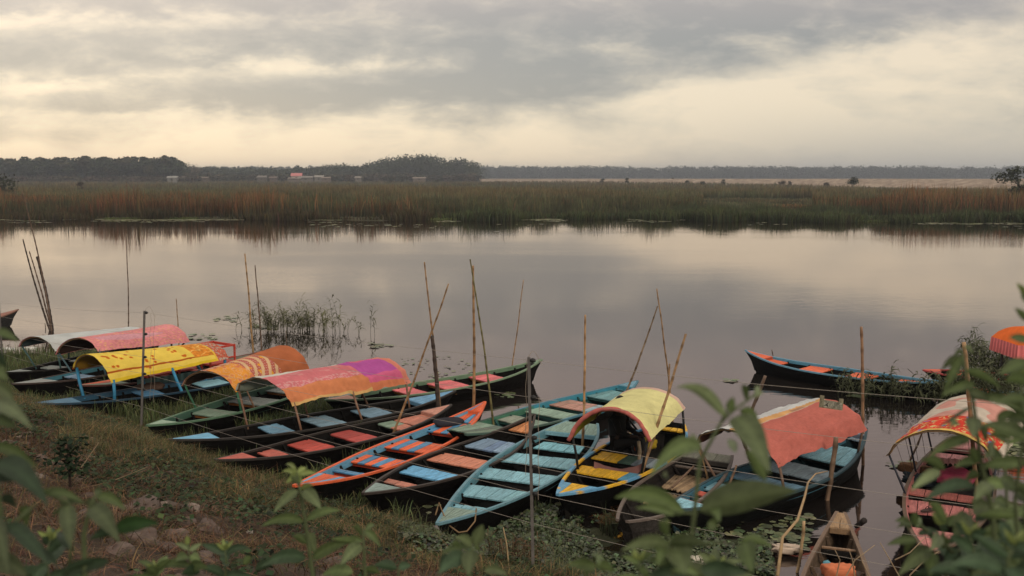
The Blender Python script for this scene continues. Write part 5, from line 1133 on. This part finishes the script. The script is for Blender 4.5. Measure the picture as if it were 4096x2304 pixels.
# bank weeds thicket, dry tussocks
P = [];
for (px, py, n, sx) in ((2040,2190,26,.16),(2090,2230,20,.14)):
    c = pd(px, py, 11.9); P += [(c.x+rnd.gauss(0, sx), c.y+rnd.gauss(0, sx), bank_h(c.x, c.y)) for _ in range(n)]
reed_plants('dry_tussock', P, [rnd.uniform(.25, .5) for _ in P], 'rust brown dry tussock at the foot of the iron fence post', 'dry grass', (.11,.07,.04), None, 4, .008)
# ------------------------------------------------------------------ stones on the bank
def bank_hit(px, py):
    d = ray(px, py); k = 5.0
    while k < 30:
        p = Vector((0,0,CAMZ))+d*k
        if p.z < bank_h(p.x, p.y): return p
        k += .03
    return None
def stone(name, p, r, sq, label, seed, c=(.26,.21,.18), group=None):
    m = MB(); n, k = 30, 18; ids = []
    for j in range(k+1):
        th = math.pi*j/k; row = []
        for i in range(n):
            a = 2*math.pi*i/n; d = Vector((math.cos(a)*math.sin(th), math.sin(a)*math.sin(th), math.cos(th)))
            f = 1+.42*noise.noise(d*1.1+Vector((seed,0,0)))+.20*noise.noise(d*2.6+Vector((0,seed,0)))+.07*noise.noise(d*7+Vector((0,seed,0))); f = min(f, 1.12)
            row.append(m.vert((d.x*r*f, d.y*r*.75*f, d.z*r*sq*f), V3(c, 1+.25*noise.noise(d*2+Vector((0,0,seed))))))
        ids.append(row)
    for j in range(k):
        for i in range(n): m.face(ids[j][i], ids[j+1][i], ids[j+1][(i+1)%n], ids[j][(i+1)%n])
    o = m.build(name, M_ROCK, None, True); o.location = p; o.rotation_euler = (rnd.uniform(-.15,.15), rnd.uniform(-.15,.15), rnd.uniform(0, 6)); tag(o, label, 'stone', group); return o
ST = [(143,1905,.17,.55,'pale rounded stone just right of the left leaves'),(290,1930,.32,.35,'long flat stone beside the small leafy sapling'),(65,1745,.20,.5,'sunlit stone near the left edge below the weeds'),(100,1740,.24,.4,'flat stone by the left edge'),(15,1775,.12,.6,'small white stone at the left edge'),
 (570,2030,.42,.5,'big brown boulder in the middle of the stony bank'),(655,2020,.14,.6,'small pale stone right of the big brown boulder'),(760,2035,.24,.45,'flat pale stone two steps right of the big brown boulder'),(745,2090,.20,.6,'grey stone left of the rounded pink stone'),(825,2105,.26,.55,'rounded pinkish stone among the creeping weeds'),(870,2120,.15,.6,'small stone touching the rounded pinkish stone'),
 (560,2160,.30,.6,'domed brown stone near the bottom, left of a pair'),(680,2150,.34,.45,'wide brown stone near the bottom, right of a pair'),(460,2210,.24,.6,'dark stone at the bottom behind the left leaves'),(660,2185,.2,.4,'low stone half buried below the wide brown stone'),
 (425,1960,.10,.7,'small pointed stone in the straw'),(745,1965,.16,.5,'pale broken stone in the straw on the upper slope'),(1480,2055,.22,.8,'upright flat slab standing at the water line'),(1530,2120,.30,.35,'grey slab near the water below the upright one'),(1270,2060,.16,.6,'pale stone behind the tall middle weed'),(1230,2060,.14,.4,'small flat pale stone beside the tall middle weed'),
 (355,1828,.18,.35,'bright white flat stone on the upper slope'),(155,1830,.2,.4,'low grey stone in the dry grass'),(485,1840,.18,.4,'low stone half hidden in the dry grass'),(960,2230,.2,.5,'brown stone under the bottom leaves'),(1330,2260,.25,.5,'reddish stone at the bottom between two weeds'),(820,2230,.22,.5,'dark brown stone low in the picture left of the leafy weed'),(350,2060,.26,.45,'dark stone in shade behind the drooping leaves'),(230,2000,.2,.5,'grey stone above the drooping leaves')]
for i, (px, py, r, sq, lab) in enumerate(ST):
    p = bank_hit(px, py)
    if p is None: continue
    c = (.42,.35,.29) if 'white' in lab or 'sunlit' in lab else ((.24,.19,.16) if 'pale' in lab else (.13,.095,.082)); stone('stone', (p.x, p.y, p.z-.015), r*.58, sq, lab, i*3.7+1, c, 'stones on the bank')  # sunlit stone: its sunlight is put into the colour, as pale as the white ones
# many small stones: rubble stuff
def rubble():
    N = 700; V=[];F=[];Cc=[]
    X = rg.uniform(-9, 4, N); Y = rg.uniform(6, 19, N); s = shore_dist(X, Y)
    for x, y, sd in zip(X, Y, s):
        if sd < 2.0 or abs(x/y) > .56 or nz(x, y, .6, 71) < -.05: continue
        r = rnd.uniform(.03, .11); z_ = bank_h(x, y, sd); b = len(V); v = rnd.uniform(.6, 1.3)
        ico = [(0,0,1),(.9,0,.3),(.28,.85,.3),(-.72,.52,.3),(-.72,-.52,.3),(.28,-.85,.3),(.7,.5,-.5),(-.28,.85,-.5),(-.9,0,-.5),(-.28,-.85,-.5),(.7,-.5,-.5)]
        for p in ico: f = rnd.uniform(.75, 1.15); V.append((x+p[0]*r*f*1.2, y+p[1]*r*f, z_+p[2]*r*f*.6)); Cc.append((.12*v,.09*v,.075*v))
        for a in range(5):
            a1 = (a+1)%5; F += [(b, b+1+a, b+1+a1), (b+1+a, b+6+(a-1)%5 if False else b+6+a, b+1+a1), (b+1+a1, b+6+a, b+6+a1)]
    o = npmesh('rubble', np.array(V), np.array(F), np.array(Cc), M_ROCK); tag(o, 'small brown stones and rubble over the upper bank', 'rubble', kind='stuff')
rubble()
# litter
for i, (px, py, sx, sy, lab, c) in enumerate(((120,1402,.32,.16,'white plastic scrap floating at the left edge behind the boats',(.75,.75,.72)),(30,1405,.35,.14,'larger white plastic sheet at the far left water edge',(.72,.72,.70)),(2230,2100,.12,.05,'crushed white wrapper on the water plants below the light blue boat',(.6,.55,.5)),(1640,2100,.07,.05,'small white plastic scrap beside the light blue boat tip',(.6,.56,.52)),(2790,2255,.22,.14,'torn white plastic bag in the water plants at the bottom',(.62,.57,.48)),(3140,2205,.30,.16,'dirty white cloth heap in the weeds left of the small brown boat',(.58,.47,.38)),(1000,2135,.05,.03,'white paper scrap on the brown bank',(.6,.55,.5)),(1020,2240,.06,.04,'white crumpled wrapper near the bottom of the bank',(.5,.5,.5)))):
    p = bank_hit(px, py); p = p if p and p.z > .05 else pz(px, py, .05)
    lump('litter', lab, 'litter', (p.x, p.y, p.z), (sx*.6, sy*.6, .018+.03*(sx > .15)), c, seed=40+i, rough=.35)
# ------------------------------------------------------------------ weeds close to the camera
def leaf(m, base, tip, w, c, bow=.12, roll=0.0, curl=.25):
    base, tip = Vector(base), Vector(tip); ax_ = tip-base; L_ = ax_.length; a = ax_.normalized(); view = (base-Vector((0,0,CAMZ))).normalized()
    side = a.cross(view).normalized(); nrm = side.cross(a).normalized()
    q = Matrix.Rotation(roll, 3, a); side = q @ side; nrm = q @ nrm
    if nrm.z < 0: nrm = -nrm
    n = 12; mid = []; rows = []
    for i in range(n+1):
        t = i/n; wd = w*.5*(math.sin(math.pi*min(1, t**.72))**.85)*(1-.15*t) if 0 < t < 1 else .0015*w
        p = base+ax_*t+Vector((0,0,1))*(bow*L_*4*t*(1-t))+nrm*(curl*.2*L_*t*t)
        row = []
        for j, s in enumerate((-1, -.5, 0, .5, 1)):
            ed = .004*math.sin(i*2.3+j)*abs(s); f = abs(s); k = 1.0 if j != 2 else 1.45
            k *= 1+.10*math.sin(i*3.1+(s*4)); row.append(m.vert(p+side*(wd*s+ed*0)+nrm*(f*wd*.35), V3(c, k)))
        rows.append(row)
    for r0, r1 in zip(rows[:-1], rows[1:]):
        for j in range(4): m.face(r0[j], r0[j+1], r1[j+1], r1[j])
PLG = (.095,.135,.050); PDK = (.050,.085,.045); PLT = (.165,.210,.105); PYL = (.20,.25,.08); PGY = (.110,.142,.066)
def weed(label, Y, stems, leaves, cat='plant', stemr=.006, auto=(), group='weeds close to the camera', dim=1.0):
    """stems: pixel polylines (continued down to the ground); leaves: (base px, tip px, width px, colour, dY, bow)"""
    s0 = stems[0]; g = pd(*s0[0], Y); gx, gy = g.x, g.y; gz = bank_h(gx, gy); root = empty('weed', (gx, gy, gz)); tag(root, label, cat, group); inv = Matrix.Translation(-Vector((gx, gy, gz)))
    m = MB()
    for i, st in enumerate(stems):
        pts = [pd(*p, Y) for p in st]
        if i == 0: pts = [Vector((gx+.02, gy, gz-.05)), Vector((gx, gy, (gz+pts[0].z)/2))]+pts
        n = len(pts); m.tube(pts, [stemr*(1-.65*k/(n-1))*(1 if i == 0 else .6) for k in range(n)], PGY, 6)
    m.build('stem', M_LEAF, root, True, inv); m = MB()
    for lf in leaves:
        b_, t_, w, c = lf[:4]; dY = lf[4] if len(lf) > 4 else rnd.uniform(-.12, .12); bow = lf[5] if len(lf) > 5 else rnd.uniform(.03, .12)
        leaf(m, pd(*b_, Y), pd(*t_, Y+dY), w*Y/4000, V3(c, rnd.uniform(.75, 1.2)*dim), bow, rnd.uniform(-.5, .5))
    for (st, nn, ll, c) in auto:
        pts = [pd(*p, Y) for p in st]; acc = [0]
        for p, q in zip(pts[:-1], pts[1:]): acc.append(acc[-1]+(q-p).length)
        for k in range(nn):
            f = (k+.6)/nn*acc[-1]; j = max(i for i in range(len(acc)-1) if acc[i] <= f); p = pts[j].lerp(pts[j+1], (f-acc[j])/(acc[j+1]-acc[j])); a0 = k*1.57+rnd.uniform(-.3, .3); sz = ll*Y/4000*(1-.55*k/nn)*rnd.uniform(.8, 1.2)
            for s in (0, math.pi):
                a = a0+s; d = Vector((math.cos(a), math.sin(a), rnd.uniform(-.45, .25) if k < nn-2 else rnd.uniform(.2, .9))).normalized()
                leaf(m, p, p+d*sz, sz*rnd.uniform(.30, .42), V3(c, rnd.uniform(.6, 1.35)*dim), rnd.uniform(.02, .14), rnd.uniform(-.6, .6))
        for s in range(4):
            a = s*1.57+.5; d = Vector((math.cos(a), math.sin(a), 1.0)).normalized(); leaf(m, pts[-1], pts[-1]+d*ll*Y/4000*.35, ll*Y/4000*.13, V3(PYL, rnd.uniform(.7, 1)), .03)
    m.build('leaves', M_LEAF, root, True, inv); return root
def Z(f, L): return [(f(*a[0]), f(*a[1]))+tuple(a[2:]) for a in L]
# big weed in front of the salmon canopy
st = [r4(990,1440), r4(1040,1000), r4(1080,620), r4(1240,330), r4(1330,250), r4(1480,140)]
weed('large out of focus weed with drooping leaves in front of the salmon canopy', 1.75, [st, [r4(1240,330), r4(1300,200)], [r4(1060,1000), r4(900,990)]],
 Z(r4, [((1270,310),(910,120),55,PLT,-.1,.14),((1330,300),(1600,740),115,PGY,-.15,.10),((1370,250),(1555,500),50,PLG,.05,.16),((1090,520),(690,750),78,PLG,-.1,.16),((1070,980),(1780,850),140,PGY,-.1,.05),((1000,970),(1000,970),1,PLG),
 ((980,1000),(470,880),90,PLG,.05,.16),((900,1010),(610,960),36,PLG,.0,.10),((1070,560),(1020,420),40,PLT,0,.02),((1290,270),(1320,160),40,PLG),((1420,190),(1390,100),30,PLG),((1480,150),(1500,90),26,PLT),((1450,160),(1530,130),26,PLT),((1140,1060),(1200,1100),60,PLG,0,.02),((1180,960),(1230,1080),50,PLG),((1560,760),(1420,560),60,PLG,-.05,.1),((850,760),(790,740),30,PLT),((1340,560),(1290,480),40,PLT)]), stemr=.006)
weed('low grey green weed with spreading leaves below the large weed at the bottom', 1.7, [[r4(880,1460), r4(880,1220), r4(830,1120)], [r4(880,1220), r4(1380,1200)]],
 Z(r4, [((860,1230),(480,1270),62,PGY,-.1,.08),((860,1220),(1130,1240),56,PGY,-.1,.06),((900,1240),(980,1460),110,PGY,-.1,.02),((820,1240),(760,1400),60,PLG),((850,1160),(800,1070),44,PLG),((1400,1200),(1470,1449),90,PLG,-.1,.04),((1380,1190),(1600,1240),50,PLG),((330,1380),(130,1360),60,PLG,0,.08),((330,1370),(470,1440),60,PLG),((1000,1420),(700,1440),80,PDK,0,.05),((1080,1400),(1420,1420),90,PDK,0,.04),((360,1300),(340,1400),40,PLG),((300,1380),(250,1449),40,PLG)]), auto=[([r4(880,1440), r4(860,1200), r4(825,1100)], 4, 110, PLG)])
# weed left of the middle
st = [z2(1135,1449), z2(1080,1050), z2(1040,800), z2(1000,600)]
weed('tall single weed with a yellow green tip left of the middle', 2.9, [st], Z(z2, [((1010,740),(810,940),48,PGY,-.1,.05),((1060,740),(1215,910),56,PGY,-.1,.05),((1060,1000),(690,1045),44,PLG,-.1,.12),((1080,990),(1370,915),44,PLG,0,.10),((1095,1100),(1170,1290),54,PGY),((1080,1300),(690,1375),62,PDK,-.1,.12),((1130,1310),(1440,1170),52,PLG,0,.10),((1000,620),(870,590),26,PYL),((1000,620),(900,690),30,PYL),((1010,600),(920,540),20,PYL),((1010,600),(1080,560),24,PYL),((1000,610),(1160,600),26,PYL),((1010,640),(1050,690),24,PYL),((1000,600),(960,570),20,PYL),((1030,740),(1130,715),24,PYL),((1030,700),(960,640),30,PLT),((1090,1180),(980,1130),36,PLG),((1040,1340),(850,1270),44,PGY)]), stemr=.009)
weed('slender weed with paired drooping leaves right of the tall middle weed', 2.9, [[z2(1565,1449), z2(1555,1250), z2(1550,1060)]], Z(z2, [((1545,1160),(1370,1165),36,PLG,0,.08),((1560,1080),(1690,1210),36,PLG,0,.14),((1530,1190),(1355,1370),60,PGY,-.1,.05),((1540,1110),(1470,1060),26,PLG),((1560,1100),(1640,1040),26,PLG),((1500,1180),(1280,1150),34,PLG),((1470,1420),(1210,1449),60,PLG,0,.1),((1560,1400),(1700,1440),40,PLG)]), stemr=.008)
weed('dark weed with broad leaves spreading level at the bottom middle', 2.6, [[z2(1840,1460), z2(1840,1380)]], Z(z2, [((1830,1385),(1630,1370),52,PDK,0,.08),((1840,1380),(1950,1360),40,PDK,0,.05),((2180,1400),(2264,1290),60,PDK)]), stemr=.005)
weed('weed with an upright pale leaf at the bottom centre', 2.3, [[z3(780,1460), z3(790,1280), z3(800,1190)]], Z(z3, [((820,1200),(885,1035),54,PGY,-.05,.02),((800,1210),(540,1280),40,PLG,0,.12),((790,1240),(770,1460),74,PGY,-.1,.02),((760,1290),(500,1450),72,PDK,-.1,.1),((800,1200),(650,1130),44,PGY),((900,1400),(1095,1435),44,PGY,0,.12),((820,1200),(880,1250),34,PLG),((700,1200),(640,1200),30,PLG)]), stemr=.007)
# left edge: large dark leaves
weed('big blurred dark leaves crowding the lower left corner', 1.75, [[z1(-60,1449), z1(20,1100), z1(-30,700), z1(-40,300), z1(-30,0)], [z1(20,1100), z1(300,850)]],
 Z(z1, [((-60,30),(300,260),66,PLT,-.1,.08),((-60,150),(140,240),56,PLG,0,.06),((-60,380),(330,570),52,PLG,0,.12),((-80,540),(420,910),110,PDK,-.1,.14),((-60,640),(250,660),60,PDK,0,.1),((200,870),(215,1060),50,PLG),((-40,950),(90,1449),70,PGY,-.1,.05),((40,1020),(420,1400),70,PDK,-.1,.08),((-40,1300),(230,1449),90,PGY,0,.06),((270,1260),(490,1390),46,PDK),((0,800),(150,900),50,PDK),((-60,-560),(160,-470),44,PLG,0,.10),((-60,-250),(60,-160),60,PLG,0,.08),((-50,-120),(130,20),60,PGY,0,.1),((-40,-380),(60,-260),40,PDK),((-60,1150),(60,1250),70,PDK)]), stemr=.010, dim=.62)
weed('weed with pale drooping leaves in the lower left', 1.95, [[z1(700,1449), z1(690,1100), z1(740,880), z1(800,760)], [z1(560,1449), z1(590,1200), z1(560,840)], [z1(560,840), z1(340,760)]],
 Z(z1, [((330,770),(700,850),42,PLG,0,.12),((800,790),(1045,910),50,PLG,0,.14),((740,880),(1010,1200),84,PGY,-.1,.10),((940,1070),(1320,1020),72,(.03,.075,.02),0,.08),((1000,1060),(730,1160),62,PDK,0,.06),((550,860),(590,1240),74,PGY,-.1,.04),((480,860),(700,860),30,PLG),((850,780),(780,760),40,PLG),((520,900),(600,1050),60,PDK),((580,1240),(470,1100),50,PDK),((900,1320),(520,1449),60,PDK,0,.06),((500,1449),(780,1330),44,PDK),((450,780),(330,740),28,PLG),((700,830),(830,960),40,PGY),((600,880),(420,950),34,PLG)]), stemr=.008, dim=.68)
weed('small leafy weed at the bottom behind the lower left leaves', 2.9, [[z1(1560,1460), z1(1560,1300), z1(1550,1180)]], Z(z1, [((1560,1230),(1440,1180),26,PLT),((1560,1240),(1660,1180),26,PLT),((1560,1290),(1650,1330),50,PLG),((1550,1290),(1430,1340),46,PLG),((1560,1360),(1320,1390),50,PLG),((1550,1200),(1540,1120),24,PYL),((1560,1400),(1740,1380),50,PLG),((1650,1420),(1500,1440),50,PDK),((2000,1350),(2060,1290),34,PLG),((2100,1400),(2264,1340),44,PDK)]), stemr=.005)
# small dark sapling on the bank and climbing weeds
c = bank_hit(280, 1975); c = c or Vector((-5,12,2))
t = MB(); root = empty('sapling', c); tag(root, 'small dark leafy sapling standing on the stony bank', 'sapling'); t.tube([(0,0,-.05),(.01,0,.3),(0,0,.55)], [.016,.012,.006], (.05,.035,.03), 6); t.build('stem', M_WOOD, root, True)
P = np.stack([rg.normal(0,.085,240), rg.normal(0,.085,240), rg.uniform(.22,.62,240)], 1); leafquads('leaves', P, rg.uniform(.04,.08,240), jit((.02,.035,.018), 240), M_GRASS, .3, 1.3, root)
# right-hand thicket
def r2z(x, y): return (3500+x*.3106, 1650+y*.3106)
def r4z(x, y): return (3200+x*.348, 2000+y*.348)
weed('tall weed with hanging grey green leaves before the red flowered canopy', 1.9, [[r5(1960,1449), r5(1930,1000), r5(1840,600), r5(1790,200), r5(1740,20), (3850,1410)]],
 Z(r2z, [((1270,60),(1260,380),68,PGY,-.1,.02),((1250,-80),(800,230),20,PDK,0,.02),((1230,350),(640,590),52,PLG,-.05,.10),((840,760),(410,1030),46,PLT,-.1,.05),((1310,960),(560,1200),60,PDK,-.1,.10),((900,740),(600,640),46,PLG),((860,720),(760,560),30,PLT),((1350,620),(1010,720),44,PLG,0,.1),((1330,660),(1230,490),40,PLG),((1400,700),(1560,740),40,PLT),((1340,780),(1150,880),44,PLG),((1400,160),(1440,430),36,PGY),((1440,330),(1800,400),40,PLG),((1560,80),(1900,30),44,PLG),((1100,180),(900,230),30,PLG),((1500,930),(1250,1180),60,PGY,-.1,.05),((1500,560),(1360,600),34,PLG),((1480,380),(1540,620),34,PGY)])+
 [((3850,1420),(3770,1580),44,PLG,0,.06),((3850,1430),(3760,1490),40,PGY),((3860,1480),(4010,1560),40,PLG,0,.08),((3900,1540),(3745,1585),44,PLG,-.1,.05),((3880,1590),(4090,1650),40,PLG,0,.10),((3850,1400),(3815,1430),24,PLT),((3850,1400),(3900,1425),24,PLT),((3870,1560),(3960,1600),40,PGY)], stemr=.007)
weed('cluster of long pointed leaves in the lower right', 2.2, [[r4z(1900,900), r4z(1750,600), r4z(1550,420), r4z(1330,250)], [r4z(1900,900), r4z(2000,300), r4z(1930,40)], [r4z(1750,600), r4z(2200,500)]],
 Z(r4z, [((1930,150),(1740,500),76,PGY,-.1,.03),((1350,460),(990,525),40,PLG,0,.08),((1510,560),(1090,880),70,PGY,-.1,.06),((1520,600),(1490,900),60,PLG,-.05,.02),((1320,470),(1195,665),46,PLG),((1620,410),(1470,600),56,PLT,-.1,.03),((2450,590),(1590,790),76,PDK,0,.08),((1330,300),(1310,170),36,PLG),((1290,290),(1110,255),34,PLG),((1300,310),(1130,330),30,PLG),((1340,320),(1370,220),30,PLG),((1350,400),(1610,370),34,PDK,0,.1),((1680,420),(1610,600),46,PLG),((1680,280),(1500,60),46,PLG),((1700,300),(1800,170),40,PLG),((2000,230),(2290,190),44,PDK),((1980,80),(2250,90),80,PGY,-.1,.02),((2110,110),(2600,120),50,PGY,0,.08),((2350,330),(2320,660),66,PDK),((2330,560),(2120,560),40,PLG),((1900,860),(1620,800),56,PDK),((2000,800),(2400,700),66,PDK),((2600,500),(2380,570),52,PGY),((1260,240),(1240,400),24,PLT),((1800,560),(1660,700),50,PDK),((2150,700),(1950,800),56,PGY),((2576,700),(2300,800),70,PLG)]), stemr=.008)
for i, (pts, Y_, nn, ll, c, lab) in enumerate((
 ([(4020,2330),(4030,2060),(4020,1860),(4040,1740)], 2.1, 7, 185, PLG, 'bushy weed filling the lower right corner'),
 ([(4080,2330),(4060,2000),(4100,1700),(4080,1500)], 1.9, 8, 220, PLG, 'bushy weed at the right edge below the fringed canopy'),
 ([(4120,1800),(4110,1500),(4120,1300),(4105,1180)], 1.8, 8, 180, PLG, 'dark leafy shoot reaching up the right edge over the orange canopy'),
 ([(3780,2330),(3800,2200),(3760,2100)], 2.3, 4, 170, PDK, 'low weed below the pink seated boat'),
 ([(3880,2330),(3900,2230),(3880,2140)], 2.1, 4, 190, PDK, 'dark low weed in the lower right between two bushy ones'),
 ([(4040,2330),(4030,2240),(4060,2180)], 1.7, 4, 230, PDK, 'nearest dark weed in the lower right corner'),
 ([(200,2330),(180,2230),(200,2160)], 2.6, 4, 190, PDK, 'dark weed at the bottom edge left of the pale drooping one'),
 ([(640,2330),(620,2280)], 2.8, 3, 140, PLG, 'weed tip poking up at the bottom left of the middle'),
 ([(900,2330),(905,2240),(900,2200)], 3.0, 3, 150, PDK, 'short leafy weed at the bottom left of the tall middle weed'),
 ([(2560,2330),(2555,2240)], 2.2, 3, 150, PLG, 'short grey green weed at the bottom right of centre'),
 ([(2860,2330),(2870,2270)], 2.2, 3, 170, PGY, 'short broad weed at the bottom edge below the large one'))):
    weed(lab, Y_, [pts], [], stemr=.006, auto=[(pts, nn, ll, c)])
# dry twigs in front of the small brown boat
for i, (pp, lab) in enumerate((([(3385,2304),(3420,2240),(3500,2180)], 'dry twig leaning right over the small brown boat'),([(3480,2310),(3450,2250),(3440,2215)], 'dry forked twig before the small brown boat'),([(3345,2310),(3360,2240),(3340,2200)], 'thin dry stalk left in front of the small brown boat'),([(3420,2310),(3410,2240),(3395,2195)], 'upright pale dry stalk before the small brown boat'),([(3600,2310),(3560,2240),(3520,2170)], 'thin dark twig right of the small brown boat'),([(3580,2240),(3640,2210),(3700,2150)], 'bent dry twig under the pink seated boat'),([(3640,2300),(3700,2240),(3780,2190)], 'long dry twig below the pink seated boat'),([(3870,2140),(3900,2200),(3935,2260)], 'dry stick slanting down in the lower right weeds'))):
    p0 = pd(*pp[0], 8.5); m = MB(); pts = [pd(*q, 8.5) for q in pp]; g = Vector((pts[0].x, 8.5, bank_h(pts[0].x, 8.5)-.05))
    if pp[0][1] > 2280: pts = [g]+pts
    m.tube(pts, [.008, .007, .005, .003][-len(pts):], (.36,.26,.16), 5); o = m.build('twig', M_BAMBOO, None, True); tag(o, lab, 'twig', 'dry twigs at the lower right')
for i, (a, b_, lab) in enumerate((((240,1962),(395,1770),'thin bare twig rising behind the small sapling'),((285,1962),(590,1868),'long straw stalk lying across the slope to the right'),((805,2180),(930,2140),'yellow green grass stalk bent over the stones'))):
    p = bank_hit(*a); q = pd(*b_, p.y+.4); m = MB(); m.tube([p, p.lerp(q, .5)+Vector((0,0,-.04)), q], [.008,.006,.003], (.22,.15,.09) if i < 2 else (.15,.17,.05), 5); o = m.build('twig', M_BAMBOO, None, True); tag(o, lab, 'twig')
# ------------------------------------------------------------------ haze
def haze():
    m = bpy.data.materials.new('haze_air'); m.use_nodes = True; N = m.node_tree.nodes; L = m.node_tree.links; N.clear(); out = N.new('ShaderNodeOutputMaterial'); v = N.new('ShaderNodeVolumePrincipled')
    v.inputs['Color'].default_value = (.80,.88,1.0,1); v.inputs['Density'].default_value = .0004; v.inputs['Anisotropy'].default_value = .55; L.new(v.outputs[0], out.inputs['Volume'])
    mb = MB(); mb.box((-2300,-60,-1.2),(2300,2460,27), (1,1,1)); o = mb.build('haze', m); tag(o, 'thin evening haze over the marsh', 'haze', kind='stuff')
haze()
